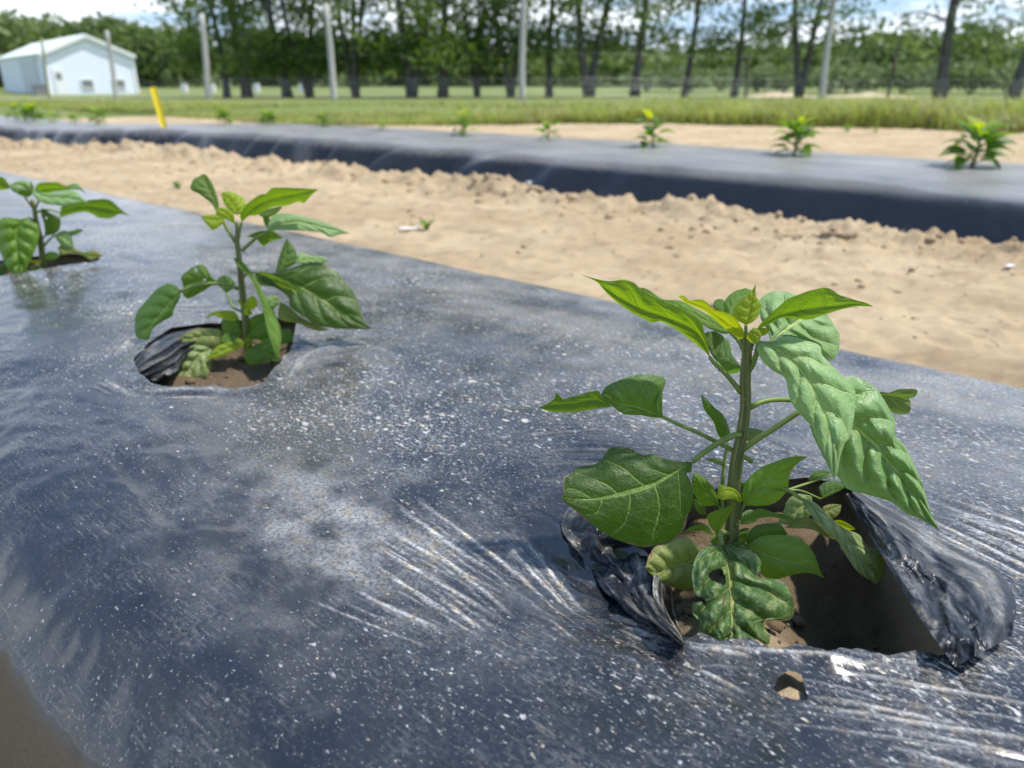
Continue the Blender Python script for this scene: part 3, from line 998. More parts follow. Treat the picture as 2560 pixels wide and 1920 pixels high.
L(tA, 'g', [(1740, 860), (1640, 640), (1450, 520), (1230, 440), (1000, 355), (780, 230), (600, 95), (440, 25)],
  [(1722, 740), (1690, 620), (1640, 490), (1500, 385), (1300, 300), (1140, 230), (1040, 160), (980, 110), (880, 75), (740, 92), (610, 70)],
  [(1690, 800), (1560, 690), (1400, 575), (1250, 495), (1160, 508), (1080, 470), (950, 400), (780, 280), (680, 180), (600, 90)],
  -0.7, 0.5, (-0.002, -0.012), 'l', quilt=1.3, pet=[(2050, 1205, 0), (1960, 1090, 0), (1860, 980, -0.002), (1790, 920, -0.002), (1735, 850, -0.002)])
L(tA, 'g', [(1950, 600), (1700, 480), (1400, 330), (1200, 240), (1040, 155)], [(1850, 490), (1650, 390), (1450, 290), (1270, 270), (1110, 170)],
  [(1880, 620), (1700, 550), (1500, 430), (1300, 340), (1110, 240)], 0.8, -0.6, (0.004, 0.045), 'u',
  pet=[(2090, 800, 0), (2030, 690, 0.002), (1940, 595, 0.004)], label='sunlit leaf behind the long upper leaf')
L(tA, 'y', [(2100, 690), (1980, 565), (1850, 470), (1700, 360), (1560, 310), (1420, 240)],
  [(2080, 600), (2010, 480), (1900, 410), (1780, 370), (1680, 285), (1600, 275), (1540, 285), (1480, 240)],
  [(2010, 650), (1900, 575), (1820, 500), (1700, 400), (1600, 350), (1500, 310)], -0.8, 0.8, (0.0, -0.022), 'l', quilt=0.6,
  pet=[(2100, 850, 0), (2110, 760, 0), (2095, 680, 0)], label='bright yellow-green young leaf folded upward')
L(tA, 'd', [(1790, 880), (1780, 740), (1790, 590)], [(1735, 790), (1700, 690), (1690, 610)], [(1840, 740), (1880, 650)], 0.5, 0.5, (0.003, 0.02), 'l',
  pet=[(1850, 980, 0.001), (1800, 900, 0.003)], NT=24)
L(tA, 'd', [(2060, 960), (1990, 905), (1900, 850), (1870, 760), (1880, 660)], [(2000, 880), (1950, 800), (1930, 720)],
  [(2010, 1010), (1890, 1000), (1795, 880), (1805, 740)], 0.6, 0.3, (0.005, 0.035), 'u', NT=30)
L(tA, 'd', [(1280, 1460), (1120, 1395), (950, 1345), (820, 1325), (640, 1255)], [(1264, 1400), (1270, 1200), (1297, 1085), (1240, 1040), (1000, 1030), (800, 1095), (690, 1160)],
  [(1180, 1455), (1060, 1435), (880, 1420), (775, 1350), (690, 1290)], 0.45, -0.3, (-0.002, -0.012), 'u',
  extra=[dict(M=[(745, 1335), (600, 1285), (400, 1310), (200, 1330), (28, 1356)], A=[(650, 1230), (612, 1185), (400, 1235), (275, 1265), (208, 1205), (165, 1285)],
              B=[(755, 1352), (600, 1368), (380, 1400), (150, 1397)], ka=-0.5, kb=0.4, d=(-0.012, -0.02), see='l')],
  pet=[(2160, 1892, 0), (1960, 1780, 0.002), (1650, 1620, 0.0), (1440, 1530, -0.001), (1280, 1455, -0.002)], label='leaf with its tip twisted over and a chewed upper edge')
L(tC, 'b', [(1560, 380), (1340, 510), (1170, 600), (980, 660), (740, 720), (520, 755), (240, 740)],
  [(1450, 375), (1300, 350), (1150, 300), (1080, 312), (950, 248), (780, 228), (710, 260), (655, 350), (580, 402), (400, 435), (365, 490), (280, 530), (268, 640), (280, 715)],
  [(1552, 480), (1500, 490), (1560, 610), (1566, 800), (1510, 930), (1505, 1000), (1430, 1120), (1280, 1190), (1080, 1232), (900, 1190), (680, 1090), (430, 900), (320, 810)],
  0.55, -0.10, (-0.010, -0.024), 'u', bulge=0.06, quilt=0.35, NT=64, NH=16,
  pet=[(2040, 100, -0.004), (1960, 120, -0.006), (1820, 190, -0.008), (1690, 280, -0.009), (1560, 380, -0.010)], pr=(0.0021, 0.0017),
  label='broad dark leaf with brown scorched streaks and a torn upper edge')
L(tA, 'd', [(1925, 1690), (1840, 1500), (1740, 1330), (1647, 1222)], [(1940, 1600), (1880, 1440), (1780, 1350), (1715, 1280)],
  [(1825, 1640), (1775, 1500), (1690, 1390), (1660, 1290)], 0.5, 0.2, (0.018, 0.024), 'u', NT=30,
  pet=[(1870, 2360, 0.001), (1865, 2120, 0.010), (1885, 1900, 0.015), (1925, 1690, 0.018)], pr=(0.0015, 0.0011))
L(tD, 'd', [(285, 370), (400, 335), (525, 350)], [(310, 285), (420, 290), (490, 320)], [(330, 420), (440, 400)], 0.8, -0.3, (0.025, 0.045), 'u', NT=20)
L(tB, 'g', [(395, 585), (560, 470), (700, 420), (900, 380), (1150, 350), (1400, 320), (1575, 347)],
  [(470, 490), (600, 370), (720, 270), (900, 200), (1020, 165), (1105, 157), (1180, 190), (1240, 232), (1400, 280), (1510, 312)],
  [(560, 510), (650, 462), (800, 470), (920, 476), (1050, 440), (1200, 390), (1400, 345)], -0.8, 0.55, (-0.003, -0.006), 'l', quilt=1.2,
  pet=[(330, 780, 0), (350, 660, -0.002), (395, 585, -0.003)], label='bright leaf pointing right, glowing with light through it')
L(tB, 'y', [(300, 530), (340, 400), (362, 270), (401, 116)], [(240, 500), (165, 440), (195, 340), (290, 245), (355, 190)],
  [(380, 490), (440, 400), (450, 310), (405, 250), (395, 180)], 0.25, 0.15, (-0.006, 0.0), 'u', quilt=1.3,
  pet=[(310, 700, 0), (300, 600, -0.004), (300, 530, -0.006)], pr=(0.0012, 0.001), label='small crinkled yellow-green leaf at the growing tip')
L(tB, 'y', [(310, 620), (360, 600), (430, 640), (410, 720)], [(380, 560), (450, 610), (440, 680)], [(310, 660), (360, 710)], 0.3, 0.3, (-0.010, -0.014), 'u', NT=20)
L(tB, 'y', [(400, 600), (480, 600), (550, 545)], [(440, 560), (510, 560)], [(460, 640), (520, 610)], 0.3, 0.3, (-0.004, -0.006), 'u', NT=18)
L(tB, 'g', [(170, 500), (150, 400), (205, 260), (300, 160)], [(100, 440), (70, 350), (105, 260), (190, 190)], [(260, 430), (330, 330), (372, 200)],
  0.9, 0.5, (0.008, 0.030), 'u', NT=30)
L(tB, 'g', [(70, 420), (25, 340), (30, 268)], [(10, 400), (-30, 340), (-10, 285)], [(85, 350), (80, 285)], 0.9, 0.5, (0.014, 0.032), 'u', NT=20)
L(tB, 'p', [(545, 690), (690, 585), (850, 472), (1000, 430), (1110, 425)], [(500, 560), (440, 450), (420, 310), (500, 222), (620, 188), (770, 215), (900, 290), (1030, 360)],
  [(700, 640), (860, 720), (1020, 800), (1150, 895), (1225, 780), (1242, 660), (1195, 545)], 0.75, 0.10, (0.008, 0.050), 'u', quilt=1.2, NT=56, NH=15,
  pet=[(350, 900, 0), (440, 790, 0.004), (545, 690, 0.008)], label='wide pale crinkled leaf behind the top')
L(tB, 'p', [(430, 690), (600, 765), (740, 880), (870, 1010), (980, 1190), (1080, 1420), (1140, 1600), (1165, 1780), (1180, 2085)],
  [(560, 690), (680, 640), (800, 655), (920, 690), (1040, 740), (1075, 850), (1250, 1020), (1385, 1180), (1392, 1300), (1372, 1500), (1335, 1660), (1285, 1720), (1240, 1860), (1220, 1980)],
  [(412, 760), (450, 870), (560, 980), (690, 1060), (720, 1200), (762, 1330), (850, 1430), (955, 1545), (1000, 1650), (1060, 1800), (1130, 1950)],
  0.45, -0.10, (-0.006, -0.050), 'u', bulge=0.08, quilt=1.15, NT=70, NH=16, pet=[(330, 990, 0), (380, 900, -0.003), (430, 690, -0.006)],
  label='long pale drooping leaf in front, hanging in full sun')
L(tB, 'g', [(590, 725), (760, 690), (920, 705), (1062, 795)], [(680, 632), (800, 638), (930, 668), (1045, 720)], [(720, 765), (900, 775), (1010, 845)], 0.5, -0.2, (-0.004, -0.006), 'u', quilt=2.5,
  label='small dark crinkled leaf tucked above the long drooping leaf')
L(tA, 'p', [(1800, 850), (1850, 760), (1930, 680)], [(1800, 740), (1860, 655)], [(1900, 850), (1955, 780)], 0.6, 0.1, (0.028, 0.036), 'u', NT=22)
L(tC, 'd', [(1700, 905), (1640, 850), (1575, 745)], [(1690, 830), (1620, 770)], [(1640, 900), (1580, 820)], 0.4, 0.0, (0.010, 0.012), 'u', NT=20)
L(tE, 'd', [(1090, 470), (980, 440), (880, 470)], [(1040, 380), (940, 390)], [(1060, 530), (960, 530)], 0.4, 0.0, (-0.010, -0.012), 'u', NT=20)
L(tD, 'q', [(840, 112), (1010, 70), (1190, 120), (1360, 252), (1500, 360), (1610, 460), (1700, 580), (1820, 720), (1900, 830), (1990, 955), (2080, 1110), (2150, 1220), (2235, 1300)],
  [(1000, -40), (1150, -170), (1310, -232), (1410, -230), (1500, -190), (1600, -110), (1650, -50), (1740, 100), (1795, 230), (1790, 350), (1850, 420), (1905, 490), (1980, 640), (2042, 780), (2092, 930), (2130, 1070), (2180, 1190)],
  [(920, 200), (960, 330), (1040, 500), (1130, 680), (1215, 760), (1300, 880), (1450, 930), (1600, 970), (1700, 1000), (1790, 1045), (1900, 1130), (2050, 1195), (2150, 1255)],
  0.45, -0.10, (-0.004, -0.048), 'u', bulge=0.06, quilt=1.8, NT=90, NH=20, nlat=6.5,
  pet=[(262, 500, 0), (400, 400, -0.001), (550, 305, -0.002), (700, 205, -0.003), (845, 110, -0.004)], pr=(0.0021, 0.0017),
  label='largest right-hand leaf, strongly quilted and hanging down')
L(tB, 't', [(1400, 1290), (1600, 1230), (1800, 1250), (1945, 1300)], [(1500, 1230), (1640, 1200), (1740, 1208), (1820, 1175), (1900, 1168), (2014, 1180), (1985, 1250), (1925, 1252)],
  [(1500, 1320), (1640, 1290), (1740, 1390), (1860, 1426), (1942, 1390)], -0.5, 0.4, (0.020, 0.030), 'l', NT=40,
  pet=[(320, 1365, 0), (450, 1300, 0.003), (600, 1275, 0.006), (760, 1280, 0.009), (1100, 1300, 0.014), (1400, 1290, 0.020)], pr=(0.0020, 0.0013),
  label='torn leaf showing its dull underside at far right')
L(tD, 'g', [(280, 1055), (430, 870), (600, 740), (770, 645), (922, 565)], [(262, 900), (330, 780), (430, 690), (600, 612), (760, 566)],
  [(420, 1062), (560, 1040), (650, 980), (720, 870), (742, 735), (810, 640)], 0.3, 0.1, (-0.006, -0.008), 'u', pet=[(235, 1190, 0), (255, 1110, -0.003), (280, 1055, -0.006)],
  pr=(0.0012, 0.0010), NT=34)
L(tC, 'g', [(1835, 830), (1750, 720), (1640, 620), (1558, 560)], [(1800, 690), (1750, 600), (1650, 510), (1580, 490)], [(1790, 812), (1700, 820), (1620, 770), (1566, 650)],
  0.4, 0.1, (0.004, 0.010), 'u', pet=[(1890, 900, 0), (1860, 870, 0.002), (1835, 830, 0.004)], pr=(0.0011, 0.0009), NT=30)
L(tC, 'y', [(2045, 790), (2000, 690), (1900, 665), (1808, 730)], [(2065, 740), (1990, 650), (1880, 620), (1830, 610)], [(1970, 750), (1880, 760), (1830, 745)], 0.4, -0.3, (-0.006, -0.012), 'u', NT=24)
L(tC, 'g', [(1805, 1095), (1825, 960), (1920, 860), (2010, 768)], [(1740, 1020), (1714, 920), (1790, 868), (1900, 830), (1970, 790)], [(1860, 1040), (1890, 980), (1950, 880), (1990, 815)],
  -0.3, 0.3, (-0.016, -0.018), 'l', quilt=0.5, pet=[(1920, 1140, 0), (1850, 1130, -0.010), (1805, 1095, -0.016)], pr=(0.0012, 0.0010), NT=30)
L(tC, 'g', [(1780, 1115), (1680, 1045), (1580, 1050), (1458, 1092)], [(1700, 1010), (1600, 1005), (1520, 1045)], [(1720, 1095), (1660, 1065), (1570, 1078)], 0.6, -0.4, (-0.008, -0.012), 'u', NT=24)
L(tC, 'd', [(1895, 435), (1820, 375), (1690, 352)], [(1860, 370), (1770, 338)], [(1850, 415), (1770, 385)], 0.6, -0.4, (0.006, 0.014), 'u', NT=18)
L(tE, 'o', [(640, 545), (480, 585), (300, 640), (160, 690), (52, 640)], [(610, 450), (520, 365), (400, 310), (270, 390), (150, 430), (88, 520)],
  [(600, 760), (530, 862), (400, 860), (280, 812), (170, 800), (105, 705)], 0.35, -0.15, (-0.014, -0.034), 'u', quilt=1.2, NT=44,
  pet=[(860, 440, 0), (760, 500, -0.008), (640, 545, -0.014)], pr=(0.0013, 0.001), label='yellowing leaf with a brown burnt margin at the hole')
L(tE, 't', [(820, 410), (862, 520), (890, 650), (908, 800), (920, 1000), (922, 1200), (932, 1400), (1010, 1510)],
  [(720, 405), (610, 460), (548, 560), (521, 690), (530, 800), (540, 880), (580, 930), (600, 960), (530, 985), (524, 1090), (590, 1180), (572, 1310), (640, 1350), (700, 1440), (860, 1490)],
  [(900, 405), (970, 432), (1120, 475), (1212, 570), (1205, 660), (1240, 735), (1390, 760), (1490, 850), (1537, 1000), (1530, 1130), (1440, 1165), (1260, 1165), (1245, 1230), (1345, 1390), (1285, 1480), (1200, 1510)],
  -0.20, 0.25, (-0.022, -0.100), 'u', bulge=0.05, quilt=1.5, NT=96, NH=26,
  holes=[[(665, 735), (720, 665), (790, 635), (840, 680), (866, 740), (862, 800), (840, 812), (770, 790), (735, 770), (700, 750)],
         [(560, 930), (610, 925), (655, 950), (672, 1000), (650, 1040), (632, 990), (590, 985), (520, 990), (500, 960)],
         [(830, 940), (860, 925), (895, 950), (850, 965), (835, 1010), (818, 1010)], [(1085, 684), (1150, 676), (1215, 660), (1225, 745), (1190, 742), (1180, 700)],
         [(930, 1180), (945, 1260), (965, 1300), (935, 1300)], [(850, 1330), (880, 1310), (910, 1280), (915, 1300), (870, 1360), (885, 1420), (870, 1420), (845, 1360)],
         [(680, 1310), (700, 1310), (660, 1420), (630, 1460), (625, 1420)]],
  pet=[(905, 300, 0), (850, 285, -0.010), (800, 290, -0.018), (820, 410, -0.022)], pr=(0.0019, 0.0017), label='ragged front leaf with a large chewed hole beside the midrib')
L(tE, 'g', [(1055, 435), (1150, 460), (1350, 540), (1540, 590), (1700, 650), (1842, 742)], [(1090, 400), (1200, 330), (1380, 308), (1550, 328), (1680, 410), (1755, 530), (1800, 660)],
  [(1165, 500), (1180, 620), (1230, 720), (1350, 756), (1550, 702), (1700, 692)], 0.45, -0.05, (-0.014, -0.030), 'u', quilt=0.6,
  pet=[(905, 380, 0), (980, 410, -0.008), (1055, 435, -0.014)], pr=(0.0013, 0.0011), label='smooth heart-shaped leaf over the dark of the hole')
L(tE, 'd', [(1065, 420), (1180, 300), (1330, 250), (1475, 300)], [(1075, 310), (1150, 220), (1290, 190), (1400, 200)], [(1200, 360), (1350, 330), (1450, 325)], 0.6, -0.2, (-0.008, -0.004), 'u', NT=30)
L(tE, 'g', [(980, 200), (1120, 130), (1250, 95), (1420, 120), (1580, 186)], [(1100, 100), (1190, 45), (1350, 88), (1490, 115)], [(1130, 160), (1280, 130), (1440, 152)], 0.6, -0.5, (-0.010, -0.018), 'u', NT=30,
  pet=[(930, 240, 0), (980, 200, -0.010)], pr=(0.0010, 0.0008))
L(tD, 'm', [(850, 985), (1000, 1090), (1190, 1220), (1340, 1420), (1440, 1600), (1600, 1848)],
  [(980, 1020), (1110, 1140), (1220, 1240), (1320, 1300), (1430, 1345), (1498, 1440), (1560, 1470), (1630, 1480), (1640, 1510), (1692, 1515), (1690, 1650), (1655, 1790)],
  [(900, 1080), (1080, 1310), (1220, 1420), (1250, 1480), (1310, 1570), (1400, 1700), (1480, 1770), (1540, 1800)], 0.8, -0.5, (-0.010, -0.040), 'u', quilt=1.3, NT=60, NH=13,
  pet=[(205, 850, 0), (350, 840, -0.001), (480, 842, -0.003), (640, 870, -0.006), (760, 925, -0.008), (850, 985, -0.010)], pr=(0.0016, 0.0012),
  label='long limp mottled leaf with a ragged blunt tip hanging into the hole')
L(tD, 'm', [(960, 960), (850, 1070), (740, 1170), (612, 1232)], [(820, 940), (715, 1000), (672, 1120)], [(960, 1130), (860, 1200), (740, 1245)], 0.3, -0.2, (-0.002, -0.008), 'u', NT=30)
L(tD, 'o', [(1190, 1400), (1010, 1270), (850, 1225), (690, 1276)], [(1070, 1270), (945, 1182), (810, 1195)], [(1100, 1370), (960, 1295), (800, 1286)], 0.5, -0.3, (-0.018, -0.012), 'u', NT=28)
L(tD, 'y', [(1180, 1205), (1290, 1235), (1396, 1290)], [(1250, 1200), (1340, 1245)], [(1240, 1270), (1330, 1302)], -0.4, 0.4, (-0.012, -0.014), 'l', NT=18)
L(tD, 'o', [(1050, 1130), (1150, 1090), (1255, 1048)], [(1080, 1060), (1170, 1040)], [(1120, 1200), (1230, 1140)], 0.4, -0.3, (0.004, 0.008), 'u', NT=20, label='crumpled browned scrap of leaf')
L(tD, 'd', [(1050, 990), (1150, 920), (1285, 880)], [(1030, 870), (1130, 808), (1245, 825)], [(1130, 960), (1230, 912)], 0.6, -0.2, (0.008, 0.012), 'u', NT=22,
  pet=[(200, 1000, 0), (500, 960, 0.004), (800, 900, 0.008), (1050, 990, 0.008)], pr=(0.0009, 0.0007))
L(tD, 'd', [(920, 805), (1030, 745), (1150, 722)], [(970, 718), (1070, 698)], [(1000, 795), (1110, 765)], 0.7, -0.3, (0.022, 0.034), 'u', NT=20,
  pet=[(230, 950, 0), (600, 930, 0.01), (820, 865, 0.018), (1150, 755, 0.03)], pr=(0.0012, 0.0008))
L(tE, 'p', [(1000, 205), (1060, 130), (1140, 65)], [(1020, 100), (1085, 58)], [(1110, 195), (1180, 150)], 0.4, 0.2, (0.006, 0.010), 'u', NT=18)
L(tE, 'd', [(930, 400), (1000, 300), (1090, 240)], [(930, 330), (1010, 250)], [(1040, 390), (1090, 310)], 0.4, 0.2, (0.004, 0.010), 'u', NT=18)
L(tE, 'g', [(850, 380), (770, 350), (700, 380)], [(790, 320), (730, 330)], [(800, 400), (740, 410)], 0.4, -0.2, (-0.010, -0.014), 'u', NT=18)

# ------------------------------------------------------------------ second pepper plant
p2 = at_z(612, 872, 0.15)
Y2 = float(p2[1])
plant2 = thing('pepper_plant', 'thin pepper plant left of centre with a bare middle stem and scorched wide leaf', 'pepper plant',
               (at_y(612, 865, Y2)[0], Y2, 0.14), 'pepper plants on the near bed')
mb = MB()
pix_tube(mb, tP, Y2, [(1240, 1800), (1222, 1650), (1215, 1500), (1200, 1380), (1180, 1200), (1160, 1000), (1145, 850), (1130, 720), (1140, 620), (1130, 540)], 0.0050, 0.0026, 10, 0, 36)
mb.build('stem', M_STEM, plant2, True, np.array(plant2.location))
L = lambda *a, **k: plant_leaf(plant2, Y2, *a, **{**dict(NT=34, NH=8), **k})
L(tP, 'd', [(925, 440), (905, 330), (850, 190), (790, 58)], [(870, 350), (750, 260), (668, 210), (690, 120), (740, 88)], [(950, 370), (925, 260), (875, 140), (825, 72)], -0.3, 0.3, (0.0, 0.02), 'l',
  pet=[(1110, 740, 0), (1050, 640, 0.0), (980, 520, 0.0), (925, 440, 0.0)], pr=(0.0022, 0.0016))
L(tP, 'y', [(1130, 470), (1100, 380), (1040, 300), (978, 248)], [(1060, 440), (1005, 360), (975, 280)], [(1190, 440), (1215, 330), (1130, 260), (1040, 238)], 0.2, 0.2, (0.004, 0.02), 'u', quilt=1.3)
L(tP, 'g', [(1180, 540), (1260, 430), (1400, 340), (1600, 285), (1800, 245), (1945, 212)], [(1160, 470), (1240, 350), (1370, 262), (1420, 262), (1490, 200), (1700, 200), (1860, 207)],
  [(1250, 480), (1330, 470), (1480, 392), (1640, 372), (1740, 335), (1800, 352), (1860, 285)], -0.7, 0.5, (-0.002, -0.012), 'l', quilt=0.6,
  pet=[(1150, 700, 0), (1160, 620, -0.001), (1180, 540, -0.002)], label='large leaf glowing yellow-green, pointing up to the right')
L(tP, 'd', [(1340, 465), (1450, 440), (1590, 380)], [(1400, 420), (1500, 395)], [(1420, 500), (1530, 450)], 0.6, -0.3, (0.01, 0.02), 'l')
L(tP, 'd', [(1440, 620), (1420, 540), (1400, 480)], [(1405, 560), (1390, 500)], [(1455, 560), (1450, 490)], 0.6, 0.3, (0.01, 0.02), 'l')
L(tP, 'y', [(1010, 505), (900, 515), (768, 490)], [(960, 468), (850, 468), (790, 475)], [(1000, 545), (930, 600), (880, 618), (810, 540)], 0.5, -0.3, (-0.01, -0.02), 'u')
L(tP, 'y', [(1110, 560), (1020, 445), (915, 408)], [(1090, 450), (990, 395)], [(1040, 520), (950, 468)], 0.4, -0.3, (-0.004, -0.012), 'u')
L(tP, 'p', [(1440, 632), (1560, 570), (1750, 540), (1950, 580), (2120, 625), (2255, 657)], [(1450, 540), (1500, 468), (1640, 455), (1800, 490), (1960, 530), (2130, 595)],
  [(1560, 620), (1700, 625), (1850, 632), (1990, 650), (2060, 690), (2150, 665)], 0.7, -0.7, (-0.004, 0.01), 'u', quilt=1.2,
  pet=[(1185, 825, 0), (1250, 760, -0.002), (1340, 690, -0.003), (1440, 632, -0.004)], pr=(0.0022, 0.0016))
L(tP, 'd', [(1230, 682), (1350, 660), (1480, 650), (1590, 702)], [(1330, 638), (1450, 622), (1525, 650)], [(1330, 715), (1390, 782), (1460, 740)], -0.4, 0.4, (0.012, 0.02), 'l')
L(tP, 'd', [(565, 1235), (470, 1340), (350, 1490), (240, 1620), (178, 1712)], [(540, 1190), (440, 1155), (345, 1200), (250, 1290), (130, 1440), (108, 1540), (118, 1680)],
  [(560, 1300), (500, 1410), (480, 1480), (380, 1540), (285, 1610), (250, 1710)], 0.5, -0.2, (-0.008, -0.03), 'u',
  pet=[(1145, 1210, 0), (1030, 1165, -0.002), (880, 1155, -0.004), (700, 1180, -0.006), (565, 1235, -0.008)], pr=(0.0024, 0.0020), label='leaf arching over to the left with a pale midrib')
L(tP, 'd', [(930, 1140), (820, 1120), (720, 1130), (590, 1170)], [(880, 1080), (815, 985), (745, 968), (670, 1000), (600, 1060), (568, 1100)], [(860, 1190), (760, 1250), (640, 1305), (585, 1250)],
  0.4, -0.3, (0.02, 0.03), 'l', holes=[[(690, 990), (735, 1000), (740, 1050), (705, 1030)], [(795, 1100), (820, 1100), (815, 1140), (790, 1140)]], NT=44, NH=12)
L(tP, 'd', [(1020, 1250), (990, 1170), (1000, 1070)], [(935, 1160), (925, 1125), (970, 1085)], [(1080, 1215), (1112, 1150), (1060, 1090)], 0.4, 0.2, (0.012, 0.02), 'u',
  pet=[(1190, 1440, 0), (1090, 1390, 0.006), (1020, 1250, 0.012)], pr=(0.0016, 0.0013))
L(tP, 'g', [(1110, 900), (1230, 1040), (1320, 1170), (1380, 1330), (1425, 1490), (1450, 1600), (1500, 1750), (1545, 1935)], [(1150, 990), (1260, 1100), (1345, 1280), (1395, 1450), (1435, 1640), (1490, 1800)],
  [(1190, 940), (1290, 1060), (1375, 1220), (1455, 1360), (1530, 1500), (1577, 1640), (1572, 1740), (1552, 1850)], -0.9, 0.9, (-0.006, -0.05), 'u',
  pet=[(1140, 960, 0), (1105, 900, -0.004)], label='narrow leaf hanging edge-on in front of the stem')
L(tR, 'b', [(340, 485), (520, 505), (700, 580), (900, 680), (1100, 810), (1300, 945), (1527, 1052)], [(560, 490), (640, 460), (800, 412), (980, 385), (1150, 455), (1250, 570), (1340, 690), (1400, 830), (1445, 970)],
  [(420, 590), (560, 640), (685, 740), (700, 830), (820, 920), (960, 1012), (1120, 1042), (1320, 1052)], 0.6, -0.5, (-0.004, -0.03), 'u', quilt=1.0, NT=54, NH=14,
  pet=[(210, 560, 0), (270, 500, -0.002), (340, 485, -0.004)], label='widest leaf, scorched tan spots and a browned lower edge')
L(tR, 'g', [(345, 487), (500, 530), (650, 590), (830, 690)], [(450, 480), (600, 530), (740, 620)], [(390, 600), (500, 625), (660, 645)], -0.5, 0.5, (-0.008, -0.03), 'l', quilt=0.5)
L(tR, 'o', [(600, 780), (700, 900), (850, 975), (1100, 1060)], [(680, 820), (800, 920), (950, 1005)], [(578, 900), (620, 970), (780, 992), (950, 1065)], 0.3, -0.3, (-0.016, -0.03), 'l')
L(tR, 'd', [(600, 480), (650, 330), (668, 142)], [(555, 485), (590, 330), (630, 220)], [(760, 390), (762, 280), (712, 200)], 0.5, 0.3, (0.025, 0.045), 'u')
L(tR, 'p', [(750, 400), (900, 350), (1085, 372)], [(790, 290), (920, 318), (1040, 330)], [(850, 410), (1000, 400)], 0.6, -0.2, (0.035, 0.05), 'u')
L(tQ, 'y', [(1150, 770), (1000, 745), (900, 735), (808, 792)], [(1090, 712), (950, 708), (860, 735)], [(1110, 805), (1000, 795), (900, 755)], 0.5, -0.3, (-0.006, -0.012), 'u')
L(tQ, 'g', [(1160, 870), (1080, 880), (990, 920)], [(1110, 800), (1020, 800), (978, 850)], [(1150, 950), (1050, 958)], 0.4, -0.1, (-0.006, -0.012), 'u')
L(tQ, 'o', [(985, 960), (830, 955), (680, 980), (528, 1000)], [(960, 900), (820, 883), (680, 900), (580, 950)], [(930, 1062), (800, 1062), (660, 1070), (568, 1040)], 0.5, -0.3, (-0.008, -0.014), 'u',
  label='yellowed leaf lying on the folded film')
L(tQ, 'm', [(900, 1080), (770, 1130), (690, 1250), (570, 1380), (425, 1485)], [(740, 1050), (620, 1080), (548, 1160), (552, 1270), (500, 1330), (450, 1420)],
  [(870, 1160), (872, 1250), (845, 1350), (740, 1452), (620, 1440), (600, 1420), (545, 1490)], 0.3, -0.1, (-0.012, -0.05), 'u', quilt=1.6, label='pale mottled ragged leaf drooping into the hole')
L(tQ, 'y', [(1215, 1030), (1080, 1075), (950, 1125), (818, 1187)], [(1150, 978), (1020, 988), (935, 1060), (870, 1130)], [(1160, 1080), (1050, 1135), (930, 1182)], 0.5, -0.3, (-0.012, -0.03), 'u',
  pet=[(1220, 960, 0), (1215, 1030, -0.012)], pr=(0.0014, 0.001))
L(tQ, 'g', [(1240, 990), (1340, 920), (1455, 850)], [(1265, 880), (1360, 820), (1435, 815)], [(1330, 992), (1430, 950)], 0.5, -0.1, (-0.004, 0.0), 'u')
L(tQ, 'g', [(1330, 1045), (1400, 1130), (1480, 1180), (1552, 1217)], [(1440, 980), (1500, 1060), (1540, 1150)], [(1222, 1100), (1204, 1190), (1280, 1252), (1430, 1212)], 0.3, 0.0, (-0.014, -0.035), 'u',
  pet=[(1230, 980, 0), (1330, 1045, -0.014)], pr=(0.0013, 0.001))
L(tQ, 'd', [(1550, 970), (1640, 962), (1697, 960)], [(1580, 898), (1660, 893)], [(1570, 1042), (1660, 1020)], 0.5, -0.1, (-0.002, 0.0), 'u')
L(tQ, 'g', [(1190, 900), (1090, 960), (950, 1015)], [(1130, 880), (1020, 920)], [(1120, 1015), (1030, 1045)], 0.4, -0.1, (-0.004, -0.02), 'u')
L(tQ, 'g', [(1230, 880), (1320, 800), (1410, 755)], [(1255, 790), (1340, 740)], [(1330, 870), (1410, 815)], 0.4, 0.0, (0.0, 0.008), 'u')
L(tQ, 'd', [(1235, 960), (1400, 930), (1570, 890)], [(1330, 870), (1470, 840)], [(1370, 1005), (1490, 985)], 0.4, -0.1, (0.004, 0.004), 'u')
L(tQ, 'd', [(1180, 860), (1080, 790), (960, 830)], [(1130, 770), (1020, 765)], [(1110, 860), (1010, 870)], 0.4, -0.1, (0.006, 0.012), 'u')
L(tQ, 'y', [(1200, 720), (1250, 640), (1290, 555)], [(1215, 620), (1260, 568)], [(1310, 680), (1335, 610)], 0.3, 0.3, (-0.008, -0.008), 'u')
L(tQ, 'y', [(1220, 720), (1170, 650), (1120, 600)], [(1140, 620), (1125, 605)], [(1200, 640), (1150, 600)], 0.3, 0.3, (-0.006, -0.006), 'u', NT=16)
L(tQ, 'y', [(1290, 740), (1240, 720), (1185, 745)], [(1250, 690), (1200, 700)], [(1260, 750), (1200, 755)], 0.3, -0.3, (-0.008, -0.014), 'u', NT=16)
L(tQ, 'p', [(1390, 690), (1470, 630), (1560, 570)], [(1400, 600), (1490, 555)], [(1450, 720), (1540, 650)], 0.5, 0.0, (0.012, 0.02), 'u')
L(tQ, 'd', [(1330, 860), (1380, 770), (1430, 720)], [(1320, 790), (1380, 730)], [(1420, 850), (1450, 780)], 0.4, 0.0, (0.008, 0.012), 'u')
L(tQ, 'y', [(1230, 1090), (1235, 1020), (1250, 950)], [(1200, 1040), (1225, 980)], [(1262, 1050), (1265, 985)], 0.3, 0.3, (-0.012, -0.008), 'u', NT=16)

